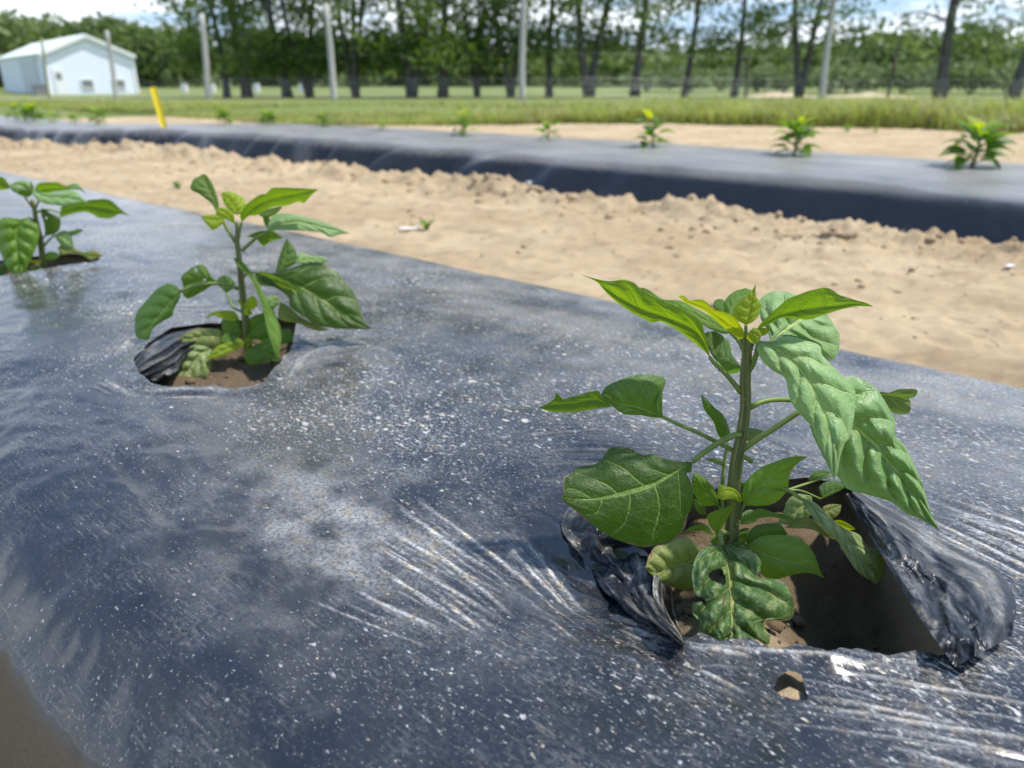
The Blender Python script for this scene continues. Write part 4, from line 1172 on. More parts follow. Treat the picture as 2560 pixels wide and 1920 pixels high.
# ------------------------------------------------------------------ third pepper plant, cut by the left edge of the view
p3 = at_z(108, 682, 0.15)
Y3 = float(p3[1])
plant3 = thing('pepper_plant', 'pepper plant at the left edge with one broad glossy leaf hanging low', 'pepper plant',
               (at_y(108, 678, Y3)[0], Y3, 0.14), 'pepper plants on the near bed')
mb = MB()
pix_tube(mb, tS, Y3, [(610, 1480), (600, 1330), (585, 1150), (560, 950), (525, 780), (490, 620), (475, 500), (440, 380)], 0.0062, 0.0030, 10, 0, 30)
pix_tube(mb, tS, Y3, [(480, 530), (420, 450), (340, 340)], 0.002, 0.0016, 8, 0)
pix_tube(mb, tS, Y3, [(480, 520), (520, 440), (540, 380)], 0.002, 0.0016, 8, 0)
mb.build('stem', M_STEM, plant3, True, np.array(plant3.location))
L = lambda *a, **k: plant_leaf(plant3, Y3, *a, **{**dict(NT=30, NH=8), **k})
L(tS, 'p', [(450, 235), (600, 330), (800, 350), (1000, 370), (1225, 432)], [(520, 250), (640, 290), (850, 280), (1020, 260), (1130, 340)],
  [(455, 300), (500, 370), (590, 430), (760, 460), (950, 467), (1110, 425)], 0.5, -0.4, (-0.01, -0.03), 'u')
L(tS, 'g', [(470, 300), (600, 250), (800, 230), (1050, 235)], [(500, 190), (560, 150), (770, 143), (900, 190)], [(600, 300), (800, 270), (930, 255)], -0.6, 0.5, (-0.004, -0.004), 'l', quilt=0.5)
L(tS, 'p', [(880, 215), (1050, 205), (1205, 315)], [(960, 170), (1075, 163)], [(1000, 240), (1110, 250)], 0.5, -0.3, (0.012, 0.02), 'u')
L(tS, 'p', [(420, 280), (330, 200), (240, 170), (125, 190)], [(430, 180), (380, 125), (300, 115), (200, 140)], [(330, 260), (220, 290), (160, 245)], 0.5, -0.4, (0.0, -0.01), 'u')
L(tS, 'g', [(400, 350), (400, 240), (430, 125)], [(300, 330), (230, 290), (340, 220)], [(450, 300), (472, 220)], -0.4, 0.3, (0.004, 0.008), 'l')
L(tS, 'g', [(140, 230), (60, 150), (-70, 85)], [(110, 150), (40, 75), (-20, 65)], [(60, 245), (0, 252), (-60, 200)], -0.3, 0.3, (0.0, -0.01), 'l')
L(tS, 'd', [(835, 560), (1000, 500), (1200, 480), (1450, 510), (1650, 560), (1810, 612)], [(850, 480), (1000, 440), (1250, 385), (1490, 378), (1600, 450), (1725, 560)],
  [(830, 630), (1000, 580), (1200, 553), (1370, 632), (1530, 640), (1660, 580)], -0.5, 0.4, (0.004, 0.01), 'l', quilt=0.5, pet=[(490, 560, 0), (650, 520, 0.002), (835, 560, 0.004)], pr=(0.002, 0.0015))
L(tS, 'd', [(620, 890), (700, 790), (690, 650), (575, 492)], [(610, 720), (565, 580)], [(800, 830), (832, 650), (700, 570)], -0.3, 0.3, (-0.004, 0.0), 'l',
  holes=[[(625, 610), (655, 620), (650, 665), (628, 660)]], NT=40, NH=12, pet=[(580, 930, 0), (620, 890, -0.004)])
L(tS, 'p', [(750, 880), (850, 890), (950, 960), (1022, 1062)], [(860, 808), (965, 840), (1005, 940)], [(800, 960), (870, 1030), (950, 1050)], 0.5, -0.2, (0.004, 0.0), 'u',
  pet=[(600, 1030, 0), (680, 940, 0.002), (750, 870, 0.004)], pr=(0.002, 0.0015))
L(tS, 'd', [(930, 825), (1040, 835), (1155, 808)], [(1000, 805), (1095, 785)], [(990, 880), (1090, 850)], 0.4, -0.2, (0.02, 0.03), 'u')
L(tS, 'o', [(795, 1050), (950, 1090), (1100, 1130), (1250, 1160), (1430, 1165)], [(850, 1008), (1000, 1040), (1150, 1100), (1310, 1078)], [(850, 1150), (1000, 1130), (1150, 1160), (1250, 1222), (1340, 1190)],
  0.4, -0.3, (0.0, -0.005), 'u', label='low leaf turning brown at its tip')
L(tS, 'g', [(320, 655), (240, 760), (215, 920), (240, 1100), (265, 1280), (215, 1455)], [(200, 638), (20, 640), (-60, 760), (-50, 950), (20, 1150), (95, 1330)],
  [(430, 680), (525, 740), (542, 880), (500, 1050), (430, 1200), (380, 1310), (320, 1440)], 0.2, 0.1, (-0.02, -0.06), 'u', quilt=1.5, NT=50, NH=13,
  pet=[(480, 700, 0), (430, 650, -0.01), (370, 638, -0.016), (320, 655, -0.02)], pr=(0.0024, 0.002), label='broad glossy quilted leaf hanging in front')
L(tS, 'b', [(90, 1280), (20, 1370), (-50, 1440)], [(20, 1260), (-40, 1320)], [(85, 1400), (20, 1450)], 0.3, -0.1, (-0.02, -0.03), 'u')
L(tS, 'd', [(600, 1190), (700, 1150), (835, 1150)], [(660, 1110), (770, 1105)], [(680, 1230), (790, 1200)], 0.4, -0.2, (-0.004, -0.006), 'u')
L(tS, 'y', [(590, 1240), (500, 1250), (400, 1230)], [(520, 1220), (450, 1215)], [(520, 1270), (440, 1260)], 0.4, -0.2, (-0.006, -0.01), 'u')
L(tS, 'g', [(600, 1350), (520, 1330), (380, 1380)], [(520, 1290), (440, 1320)], [(520, 1390), (440, 1400)], 0.4, -0.2, (-0.01, -0.02), 'u')
# ------------------------------------------------------------------ torn flaps of film at the holes (parts of the near film)
def flap(name, rim, outer, n=70, k=34, bulge=0.006, crum=0.004, sd=0, label=None, dusty=0.5, fold=0.0, lying=False):
    R = resample(rim, n); O = resample(outer, n)
    P = np.zeros((n, k, 3))
    us = np.linspace(0, 1, k)
    tt = np.linspace(0, 1, n)
    for j, u in enumerate(us):
        q = R * (1 - u) + O * u
        ed_ = max(0.0, (u - 0.8) / 0.2) + (max(0.0, (0.2 - u) / 0.2) if lying else 0.0)
        q[:, 0] += (8 * perlin(tt * 7, 0 * tt + sd, 3) + 4 * perlin(tt * 19, 0 * tt + sd, 5)) * ed_; q[:, 1] += (11 * perlin(tt * 8, 0 * tt + sd + 3, 4) + 5 * perlin(tt * 21, 0 * tt + sd, 6)) * ed_
        z = q[:, 2] + bulge * math.sin(math.pi * u) + crum * (1.1 * fbm(tt * 2.6 + sd, 0 * tt + u * 2.2, 2, 70 + sd) - 0.75 * np.abs(fbm(tt * 4.5 + u * 1.5 + sd, 0 * tt + u * 2.0, 2, 75 + sd)) - 0.26 * np.abs(perlin(tt * 9 - u * 5 + sd, 0 * tt + u * 7 + tt * 3, 79)) - 0.07 * np.abs(perlin(tt * 17 + u * 9, 0 * tt + u * 15 - tt * 6, 80)) + 0.35) * math.sin(math.pi * min(1, 0.10 + u))
        z = z + fold * np.sin(u * 27 + 2.2 * perlin(tt * 2, 0 * tt + u, 5)) * 0.0020 * math.sin(math.pi * u)
        if lying:      # heights are above the film below
            e = sn(at_z(q[:, 0], q[:, 1], TOP))
            for _ in range(3):
                zf_ = near_film(e[0], e[1])[0] + np.maximum(z, 0.0012)
                e = sn(at_z(q[:, 0], q[:, 1], zf_))
            z = zf_
        p = at_z(q[:, 0], q[:, 1], z)
        P[:, j, :] = np.stack(p, -1) if isinstance(p, (list, tuple)) else p.T
    V = P.reshape(-1, 3)
    u2, t2 = np.meshgrid(us, tt)
    dust = np.clip(dusty * (fbm(t2 * 3.5 + u2 * 1.5, u2 * 5 - t2 * 2, 4, 90 + sd) * 2.0 + 0.12), 0, 0.7).ravel()
    s0 = V[:, 0] * D_S[0] + V[:, 1] * D_S[1]; n0 = V[:, 0] * D_N[0] + V[:, 1] * D_N[1]
    ob = mesh_np(name, V, grid_faces(n, k), M_FLAP, {'dust': dust, 'caked': 0 * dust, 'clean_shade': 0 * dust + 0.85}, np.stack([s0 + 0.4, n0 + 0.3], -1), film_near)
    if label: ob['label'] = label
    return ob


zf = TOP + 0.004
flap('torn_flap', [(2108, 1236, zf + .020), (2165, 1320, zf + .020), (2235, 1440, zf + .019), (2310, 1560, zf + .015), (2388, 1668, zf + .008)],
     [(2140, 1228, zf + .012), (2260, 1288, zf + .012), (2390, 1372, zf + .010), (2490, 1420, zf + .012), (2538, 1500, zf + .016), (2528, 1592, zf + .010)],
     170, 100, 0.006, 0.009, 1, 'stiff crumpled flap of film folded back beside the widest hole', 0.34)
flap('torn_flap', [(2388, 1668, zf + .008), (2410, 1625, zf + .012), (2450, 1585, zf + .012), (2490, 1596, zf + .008), (2530, 1592, zf + .010)],
     [(2310, 1560, zf + .015), (2370, 1540, zf + .017), (2430, 1510, zf + .018), (2490, 1500, zf + .017), (2538, 1500, zf + .013)], 60, 40, 0.004, 0.004, 2, None, 0.3)
flap('torn_flap', [(326, 914, zf + .001), (346, 888, zf + .002), (378, 862, zf + .002), (424, 834, zf + .002), (500, 818, zf)],
     [(362, 952, zf - .014), (405, 945, zf - .014), (446, 925, zf - .012), (465, 895, zf - .012), (520, 870, zf - .012)], 60, 60, 0.006, 0.0016, 3,
     'pleated flap of film folded down into the hole', 0.25, 1.0)
flap('torn_flap', [(1712, 1288, zf - .004), (1660, 1360, zf - .006), (1634, 1440, zf - .008), (1640, 1520, zf - .006), (1700, 1612, zf - .001)],
     [(1735, 1300, zf - .028), (1700, 1380, zf - .034), (1685, 1460, zf - .036), (1690, 1540, zf - .034), (1718, 1606, zf - .022)], 60, 26, 0.004, 0.007, 4, None, 0.55)

flap('torn_flap', [(1425, 1262, .001), (1405, 1330, .002), (1470, 1410, .001), (1530, 1500, .003), (1640, 1575, .001), (1706, 1614, .002)],
     [(1700, 1262, .001), (1672, 1330, .001), (1640, 1420, .001), (1645, 1510, .001), (1712, 1608, .001)], 120, 80, 0.005, 0.013, 7,
     'black film sagging in folds on the left of the widest hole', 0.30, 0.0, True)

# ------------------------------------------------------------------ pepper plants on the far bed
LEAFM = [LM['g'], LM['d'], LM['y'], LM['p']]


def gen_leaf(base, az, el, L, W, droop, roll, NT=12, NH=4, fold=0.25):
    t = np.linspace(0, 1, NT)
    e = el - droop * t
    st = L / (NT - 1)
    dx = np.concatenate([[0], np.cumsum(np.cos(e[:-1]) * st)]); dz = np.concatenate([[0], np.cumsum(np.sin(e[:-1]) * st)])
    w = W * np.sin(np.pi * np.clip(t, 0, 1) ** 0.72) ** 0.85 * (1 - 0.35 * t)
    w[0] = 0.001; w[-1] = 0.0005
    us = np.linspace(-1, 1, 2 * NH + 1)
    ca, sa = math.cos(az), math.sin(az)
    V = []; UV = []
    for i in range(NT):
        for u in us:
            o = u * w[i]
            up = abs(u) * w[i] * fold
            lx = dx[i] - math.sin(e[i]) * up
            ly = o * math.cos(roll); lz = dz[i] + math.cos(e[i]) * up + o * math.sin(roll)
            V.append([base[0] + lx * ca - ly * sa, base[1] + lx * sa + ly * ca, base[2] + lz]); UV.append([0.5 + 0.5 * u, t[i]])
    F = grid_faces(NT, len(us))
    return np.array(V), F.tolist(), np.array(UV)


def far_plant_proto(nleaf, H, Lmax, seed, bare=0.25):
    r = np.random.default_rng(seed)
    root = thing('pepper_plant', '', 'pepper plant', (0, 0, 0), 'pepper plants on the far bed')
    mb = MB()
    pts = [(0.004 * math.sin(i * 1.3 + seed), 0.004 * math.cos(i * 1.1), -0.02 + (H * 0.85 + 0.02) * i / 6) for i in range(7)]
    mb.tube(pts, np.linspace(0.0055, 0.0028, 7), 7)
    mb.build('stem', M_STEM, root)
    for i in range(nleaf):
        f = i / (nleaf - 1)
        h = H * (bare * 0.3 + (0.86 - bare * 0.3) * f ** 1.25)
        az = i * 2.4 + r.uniform(-0.3, 0.3)
        L = Lmax * (0.75 + 0.45 * math.sin(math.pi * min(1, f * 0.9 + 0.1))) * r.uniform(0.8, 1.15) * (0.6 if f > 0.9 else 1)
        el = 0.15 + 0.75 * f + r.uniform(-0.15, 0.15)
        pl = 0.03 * r.uniform(0.7, 1.3) * (1 - 0.5 * f)
        b = np.array([math.cos(az) * pl, math.sin(az) * pl, h + pl * 0.5])
        V, F, UV = gen_leaf(b, az, el, L, L * r.uniform(0.30, 0.40), r.uniform(0.7, 1.5) * (1 - 0.4 * f), r.uniform(-0.5, 0.5))
        m2 = MB(); m2.add(V, F, 0, UV)
        m2.tube([(0, 0, h), tuple(b * 0.5 + np.array([0, 0, h * 0.5 + 0.004])), tuple(b)], [0.0016, 0.0013, 0.001], 6, 1)
        mat = LM['y'] if f > 0.86 else (LM['g'] if r.random() < 0.35 else LM['d'])
        m2.build('leaf', [mat, M_PET], root)
    return root


PROTO = [far_plant_proto(28, 0.140, 0.086, 3, 0.05), far_plant_proto(16, 0.150, 0.080, 8, 0.05), far_plant_proto(11, 0.10, 0.065, 14, 0.1), far_plant_proto(24, 0.145, 0.082, 21, 0.05)]
FARP = [  # display x of the photo (2212 wide), height in m, prototype, label
    (2100, 0.172, 0, 'bushiest pepper plant on the far bed, nearest the right edge'),
    (1715, 0.158, 3, 'upright pepper plant on the far bed with spreading leaves, second from the right edge'),
    (1410, 0.160, 1, 'slim light-topped pepper plant on the far bed, third from the right edge'),
    (1185, 0.095, 2, 'small pale pepper plant on the far bed left of the slim light-topped one'),
    (1000, 0.140, 1, 'dark full pepper plant on the far bed between two stunted ones'),
    (825, 0.050, 2, 'tiniest stunted pepper plant on the far bed, barely a tuft'),
    (700, 0.100, 3, 'blurred short pepper plant on the far bed left of the tiniest tuft'),
    (580, 0.105, 0, 'blurred round pepper plant on the far bed, second right of the yellow stake'),
    (485, 0.125, 3, 'blurred leafy pepper plant on the far bed, first right of the yellow stake'),
    (208, 0.170, 3, 'blurred pepper plant on the far bed left of the yellow stake'),
    (158, 0.110, 2, 'blurred low pepper plant on the far bed between two taller ones'),
    (112, 0.120, 2, 'blurred faint pepper plant on the far bed, third from the left edge'),
    (67, 0.190, 0, 'blurred dark pepper plant on the far bed, second from the left edge'),
    (30, 0.190, 1, 'blurred pepper plant on the far bed closest to the left edge'),
]
used_proto = set()
for i, (dx_, h, pi, lab) in enumerate(FARP):
    X = dx_ * 2560 / 2212.0
    # where the row of the far bed crosses this column of the view
    u = (X - 1280) / FPX
    lo, hi = 0.5, 30.0
    best = None
    for s in np.linspace(-2, 16.5, 3000):
        x, y = xy(s, FROW)
        depth = y * CT - (0.17 - CAMZ) * ST
        if depth <= 0: continue
        e = abs(x / depth - u)
        if best is None or e < best[0]: best = (e, s, x, y)
    _, s, x, y = best
    z = float(far_film_z(np.array(s), np.array(FROW)))
    src = PROTO[pi]
    o = src if pi not in used_proto else copy_tree(src)
    used_proto.add(pi)
    o.location = (x, y, z)
    o.rotation_euler = (0, 0, i * 1.9 + 0.4)
    k = h / (0.155 if pi in (0, 1, 3) else 0.11)
    o.scale = (k, k, k)
    o['label'] = lab

# ------------------------------------------------------------------ yellow stake
m, g = new_mat('yellow plastic')
tcn = g.n('ShaderNodeTexCoord').outputs['Object']
g.out(g.pbsdf(g.mix(g.noise(tcn, 12.0, 4, 0.6), (0.80, 0.60, 0.010), (0.92, 0.74, 0.03)), 0.45, 0.4))
M_YEL = m
pb = at_z(352 * 1.1573, 264 * 1.1573, 0.16)
pt = at_y(331 * 1.1573, 188 * 1.1573, pb[1] + 0.02)
ax = (pt - pb); hl = np.linalg.norm(ax); ax = ax / hl
sx = np.array([1, 0.1, 0]) - ax * np.dot(np.array([1, 0.1, 0]), ax); sx /= np.linalg.norm(sx); sy = np.cross(ax, sx)
mb = MB()
prof = [(-.030, -.006), (-.024, .006), (-.006, .010), (.006, .010), (.024, .006), (.030, -.006), (.022, -.003), (.0, .005), (-.022, -.003)]
prof = [(a * 0.82, b * 0.82) for a, b in prof]
lo = [pb - ax * 0.10 + sx * a + sy * b for a, b in prof]; up = [pt - ax * 0.006 + sx * a + sy * b for a, b in prof]; tp = [pt + sx * a * .8 + sy * b * .8 for a, b in prof]
k = len(prof)
mb.add(np.array(lo + up + tp), [[i, (i + 1) % k, k + (i + 1) % k, k + i] for i in range(k)] + [[k + i, k + (i + 1) % k, 2 * k + (i + 1) % k, 2 * k + i] for i in range(k)] + [list(range(2 * k, 3 * k))])
o = mb.build('marker_stake', M_YEL, None, False, pb)
tag(o, 'bright yellow plastic marker stake leaning left in the far bed', 'stake')


# ------------------------------------------------------------------ foliage and wood materials
def foliage_material(name, a, b, trans, tm=0.35, nsc=0.8):
    m, g = new_mat(name)
    tcn = g.n('ShaderNodeTexCoord').outputs['Object']
    n1 = g.noise(tcn, nsc, 4, 0.6)
    rnd = g.n('ShaderNodeNewGeometry').outputs['Random Per Island']
    f = g.m('ADD', g.m('MULTIPLY', g.ss(n1, 0.35, 0.65), 0.55), g.m('MULTIPLY', rnd, 0.45))
    col = g.mix(f, a, b)
    pb = g.pbsdf(col, 0.55, 0.3)
    tr = g.n('ShaderNodeBsdfTranslucent', {'Color': (*trans, 1)}).outputs[0]
    g.out(g.n('ShaderNodeMixShader', {0: tm, 1: pb, 2: tr}).outputs[0])
    return m


def bark_material(name, a, b, sc=(9, 9, 1.2)):
    m, g = new_mat(name)
    tcn = g.n('ShaderNodeTexCoord').outputs['Object']
    mp = g.n('ShaderNodeMapping', {'Vector': tcn, 'Scale': sc}).outputs[0]
    n1 = g.noise(mp, 1.6, 6, 0.65)
    col = g.mix(g.ss(n1, 0.3, 0.7), a, b)
    g.out(g.pbsdf(col, 0.85, 0.2, g.bump(n1, 0.6, 0.02)))
    return m


M_TREE = foliage_material('tree leaves', (0.048, 0.085, 0.022), (0.115, 0.160, 0.040), (0.20, 0.32, 0.03), 0.40)
M_TREE2 = foliage_material('lighter tree leaves', (0.060, 0.098, 0.030), (0.125, 0.170, 0.055), (0.20, 0.32, 0.05), 0.40)
M_FOREST = foliage_material('wood leaves', (0.040, 0.075, 0.024), (0.21, 0.26, 0.085), (0.22, 0.32, 0.06), 0.30, 0.13)
M_SHRUB = foliage_material('willow leaves', (0.13, 0.175, 0.07), (0.24, 0.285, 0.125), (0.18, 0.26, 0.06), 0.3, 1.2)
M_GRASS = foliage_material('grass blades', (0.16, 0.215, 0.040), (0.42, 0.45, 0.130), (0.44, 0.50, 0.08), 0.35, 1.5)
M_GRASSDRY = foliage_material('dry grass', (0.22, 0.20, 0.09), (0.40, 0.35, 0.18), (0.3, 0.28, 0.1), 0.25, 1.5)
M_BARK = bark_material('dark bark', (0.05, 0.047, 0.045), (0.15, 0.14, 0.13))
M_POST = bark_material('weathered wood', (0.33, 0.32, 0.30), (0.55, 0.53, 0.50), (14, 14, 1.0))
M_POSTD = bark_material('dark old wood', (0.075, 0.065, 0.052), (0.17, 0.15, 0.12), (14, 14, 1.0))
M_POSTG = bark_material('green treated wood', (0.20, 0.20, 0.11), (0.34, 0.33, 0.20), (14, 14, 1.0))


def rand_quads(mb, c, size, r, flat=0.0, mi=0):
    n = len(c)
    d = r.normal(size=(n, 3)); d /= np.linalg.norm(d, axis=1)[:, None]
    e = r.normal(size=(n, 3)); e = np.cross(d, e); e /= np.linalg.norm(e, axis=1)[:, None]
    s = size * r.uniform(0.6, 1.4, (n, 1))
    mb.quads(c, d * s, e * s * 0.55, mi)


# ------------------------------------------------------------------ the row of trees behind the fence
def gpt(dispx, dispy):
    p = at_z(dispx * 1.1573, dispy * 1.1573, -0.05)
    return p


TREES = [  # display x, y of the trunk foot, stems, trunk radius, lowest foliage, density, distance factor, label
    (490, 212, 1, .10, 1.15, .85, 1.00, 'leafy tree with a thin trunk just right of the first tall grey post'),
    (531, 212, 1, .15, 1.1, .88, 1.02, 'dense tree with a stout dark trunk, second right of the first tall grey post'),
    (618, 214, 1, .13, 1.05, .86, 0.98, 'dense low-branched tree midway between the two left tall posts'),
    (669, 214, 2, .10, 1.1, .84, 1.00, 'dense tree with a split dark trunk just left of the second tall post'),
    (772, 215, 3, .09, 1.2, .78, 0.98, 'tree with three stems spreading from one foot right of the second tall post'),
    (893, 215, 2, .13, 1.25, .74, 0.97, 'tree with a thick forked trunk, widest at the foot, left of centre'),
    (957, 215, 1, .13, 1.35, .7, 0.99, 'tree with a single dark trunk right of the thick forked one'),
    (1028, 214, 3, .07, 1.45, .7, 1.00, 'tree with a tight cluster of slim stems left of the middle post'),
    (1100, 214, 2, .09, 1.6, .62, 0.98, 'tree with two leaning stems right beside the middle tall post'),
    (1185, 214, 1, .10, 1.6, 0.8, 1.02, 'tree with one slender trunk right of the middle tall post'),
    (1275, 214, 2, .14, 1.75, 0.75, 0.98, 'tree with twin upright stems rising from one base right of centre'),
    (1375, 214, 1, .13, 1.65, 0.8, 0.99, 'tree with a straight trunk standing right of the twin-stemmed one'),
    (1480, 212, 1, .10, 1.75, 0.7, 1.00, 'tree with a slim bare trunk, fourth left of the leaning grey pole'),
    (1584, 212, 1, .11, 1.6, 0.75, 1.03, 'tree with ragged low foliage, left of the pair by the leaning grey pole'),
    (1722, 212, 2, .12, 1.7, 0.8, 0.97, 'tree with two diverging dark stems beside the leaning grey pole'),
    (2028, 213, 1, .17, 2.1, 0.42, 0.96, 'tall tree with a bare dark trunk between the thin pole and the right edge'),
    (2190, 213, 1, .16, 1.9, 0.45, 0.95, 'tree with a leaning dark trunk at the right edge of the view'),
]


def make_tree(i, dx_, dy_, stems, rad, low, dens, df, label):
    r = np.random.default_rng(100 + i)
    p = gpt(dx_, dy_) * df * 1.13
    rad = rad * 1.12
    p[2] = float(meadow_z(p[0], p[1])) - 0.02
    root = thing('tree', label, 'tree', tuple(p), 'trees in the row behind the fence')
    H = r.uniform(8.5, 10.5)
    tb = MB()
    tips = []
    for s in range(stems):
        az = r.uniform(0, 6.28) if stems == 1 else (s * 6.28 / stems + (0.2 if stems == 2 else 0.9))
        lean = r.uniform(0.0, 0.05) if stems == 1 else r.uniform(0.10, 0.17)
        if i == 16: az, lean = 0.2, 0.11
        rr = rad * (1.0 if stems == 1 else 0.9)
        pts = []
        for k in range(12):
            h = H * 0.9 * k / 11
            b = lean * h + 0.03 * h * math.sin(0.6 * h + s)
            pts.append([math.cos(az) * b + 0.06 * math.sin(h * 0.9 + i), math.sin(az) * b * 0.6 + 0.05 * math.cos(h * 0.7 + s), h - 0.05])
        rads = rr * np.linspace(1, 0.16, 12); rads[0] *= 1.45
        tb.tube(pts, rads, 9)
        pts = np.array(pts)
        nl = 13
        for q in range(nl):
            h = max(0.9, low - 0.1) + (H * 0.86 - low) * (q / nl) ** 1.15
            j = np.array([np.interp(h, pts[:, 2], pts[:, c]) for c in range(3)])
            a2 = q * 2.4 + r.uniform(-.4, .4)
            Ls = (1.9 + 0.5 * math.sin(math.pi * q / nl)) * r.uniform(0.7, 1.15) * (1 - 0.5 * q / nl)
            up = r.uniform(0.05, 0.55)
            e = j + np.array([math.cos(a2) * Ls, math.sin(a2) * Ls, Ls * up])
            mid = (j + e) / 2 + np.array([0, 0, 0.18])
            rb = rr * 0.30 * (1 - 0.6 * q / nl)
            tb.tube([j, mid, e], [rb, rb * 0.6, rb * 0.2], 5)
            tips.append((j * 0.45 + e * 0.55, mid, e))
    tb.build('trunk', M_BARK, root)
    cb = MB()
    C = []
    for (a, m_, e) in tips:
        for c, w, nn in ((a, 0.36, 85), (m_, 0.38, 70), (e, 0.42, 150)):
            n = int(nn * dens / stems ** 0.5 * 1.25)
            q = r.normal(size=(n, 3)) * np.array([w, w, w * 0.62]) + c
            q[:, 2] -= np.abs(r.normal(size=n)) * 0.25
            C.append(q)
    if low < 1.4:      # low hanging boughs
        for b in range(9):
            a2 = r.uniform(0, 6.28); rr2 = r.uniform(0.5, 2.0)
            c = np.array([math.cos(a2) * rr2, math.sin(a2) * rr2, low + r.uniform(-0.15, 0.7)])
            C.append(r.normal(size=(105, 3)) * np.array([0.40, 0.40, 0.26]) + c)
    # upper crown
    for b in range(24):
        a2 = r.uniform(0, 6.28); hh = r.uniform(low + 2.2, H); rr2 = 2.1 * math.sin(math.pi * min(1, 0.25 + 0.75 * (hh - low) / (H - low))) ** 0.6 * math.sqrt(r.uniform(0.05, 1))
        c = np.array([math.cos(a2) * rr2, math.sin(a2) * rr2, hh])
        C.append(r.normal(size=(int(80 * max(dens, 0.7)), 3)) * np.array([0.5, 0.5, 0.38]) + c)
    C = np.vstack(C)
    C = C[C[:, 2] > low - 0.35]
    keep = fbm(C[:, 0] * 0.9 + i * 3.1 + C[:, 1] * 0.35, C[:, 2] * 1.1 + C[:, 1] * 0.5, 3, 130) > -0.10 - 0.5 * (C[:, 2] < low + 0.5)
    C = C[keep]
    rand_quads(cb, C, 0.075, r)
    cb.build('crown', M_TREE if i < 8 else M_TREE2, root, False)
    return root


for i, t in enumerate(TREES):
    make_tree(i, *t)


# ------------------------------------------------------------------ fence posts and poles
POSTS = [  # foot x, foot y, top x, top y (display), radius, material, label, category
    (451, 214, 436, 30, .085, M_POST, 'tall weathered grey post, first from the left in the tree row', 'post'),
    (722, 217, 705, 8, .085, M_POST, 'tall weathered grey post, second from the left, before the forked trees', 'post'),
    (1128, 217, 1131, -70, .085, M_POST, 'tall weathered grey post near the middle of the view', 'post'),
    (1774, 212, 1806, -40, .095, M_POST, 'pale grey pole leaning right, brightest of the tall posts', 'pole'),
    (104, 203, 89, 82, .055, M_POSTG, 'thin greenish post in front of the corner of the white barn', 'post'),
    (251, 214, 232, 66, .060, M_POST, 'thin grey post in front of the gable of the white barn', 'post'),
    (1918, 208, 1940, 95, .055, M_POSTD, 'thin dark leaning pole before the pale willow bushes', 'pole'),
    (1612, 209, 1614, 118, .050, M_POSTD, 'short thin dark post among the slim trees right of centre', 'post'),
]
for (fx, fy, tx, ty, rad, mt, lab, cat) in POSTS:
    f = gpt(fx, fy); f[2] = float(meadow_z(f[0], f[1]))
    tpt = at_y(tx * 1.1573, ty * 1.1573, f[1] + 0.02)
    mb = MB()
    ks = np.linspace(-0.08, 1, 9)
    pts = [f + (tpt - f) * k + np.array([0.012 * math.sin(5 * k + fx), 0.01 * math.cos(4 * k), 0]) for k in ks]
    mb.tube(pts, np.linspace(rad * 1.1, rad * 0.86, 9), 10)
    mb.tube([pts[-1], pts[-1] + (tpt - f) * 0.004], [rad * 0.86, rad * 0.6], 10)
    o = mb.build('fence_post' if cat == 'post' else 'wooden_pole', mt, None, True, f)
    tag(o, lab, cat, 'posts and poles along the fence')

# thin wire netting strung low along the fence line
M_WIRE, g = new_mat('galvanised wire')
g.out(g.pbsdf((0.62, 0.64, 0.66), 0.45, 0.5, Metallic=0.4))
mb = MB()
f0 = gpt(300, 213); f1 = gpt(1128, 216); f2 = gpt(1774, 212); f3 = gpt(2330, 214)
path = resample([f0, f1, f2, f3], 240) + np.array([0, 0.12, 0])
for i in range(240):
    path[i, 2] = float(meadow_z(path[i, 0], path[i, 1]))
rr = np.random.default_rng(9)
for hgt in (0.10, 0.25, 0.40, 0.55, 1.2):
    q = path[::4].copy(); q[:, 2] += hgt + 0.02 * rr.normal(size=len(q))
    mb.tube(q, 0.0006 if hgt > 0.6 else 0.0016, 4, 0, False)
for i in range(1, 239):
    a = path[i]
    mb.tube([a, a + np.array([0.01 * rr.normal(), 0, 0.55 + 0.03 * rr.normal()])], 0.0016, 4, 0, False)
o = mb.build('wire_fence', M_WIRE, None, False, path[0])
tag(o, 'thin pale wire netting strung low along the foot of the tree row', 'wire fence')

# ------------------------------------------------------------------ white barn at the left
M_WHITE, g = new_mat('white metal siding')
tcn = g.n('ShaderNodeTexCoord').outputs['Object']
wv = g.n('ShaderNodeTexNoise', {'Vector': g.n('ShaderNodeMapping', {'Vector': tcn, 'Scale': (3.0, 3.0, 0.4)}).outputs[0], 'Scale': 1.0, 'Detail': 5.0}).outputs['Fac']
g.out(g.pbsdf(g.mix(wv, (0.72, 0.78, 0.88), (0.80, 0.84, 0.92)), 0.45, 0.4))
M_ROOF, g = new_mat('pale green metal roof')
tcn = g.n('ShaderNodeTexCoord').outputs['Object']
g.out(g.pbsdf(g.mix(g.noise(tcn, 0.8, 4, 0.6), (0.72, 0.79, 0.77), (0.82, 0.86, 0.84)), 0.40, 0.5))
M_TRIM, g = new_mat('white trim'); g.out(g.pbsdf((0.80, 0.80, 0.80), 0.5, 0.4))
M_GLASSD, g = new_mat('dark opening'); g.out(g.pbsdf((0.22, 0.23, 0.24), 0.25, 0.5))
M_DOORB, g = new_mat('sliding door'); g.out(g.pbsdf((0.60, 0.65, 0.70), 0.5, 0.4))

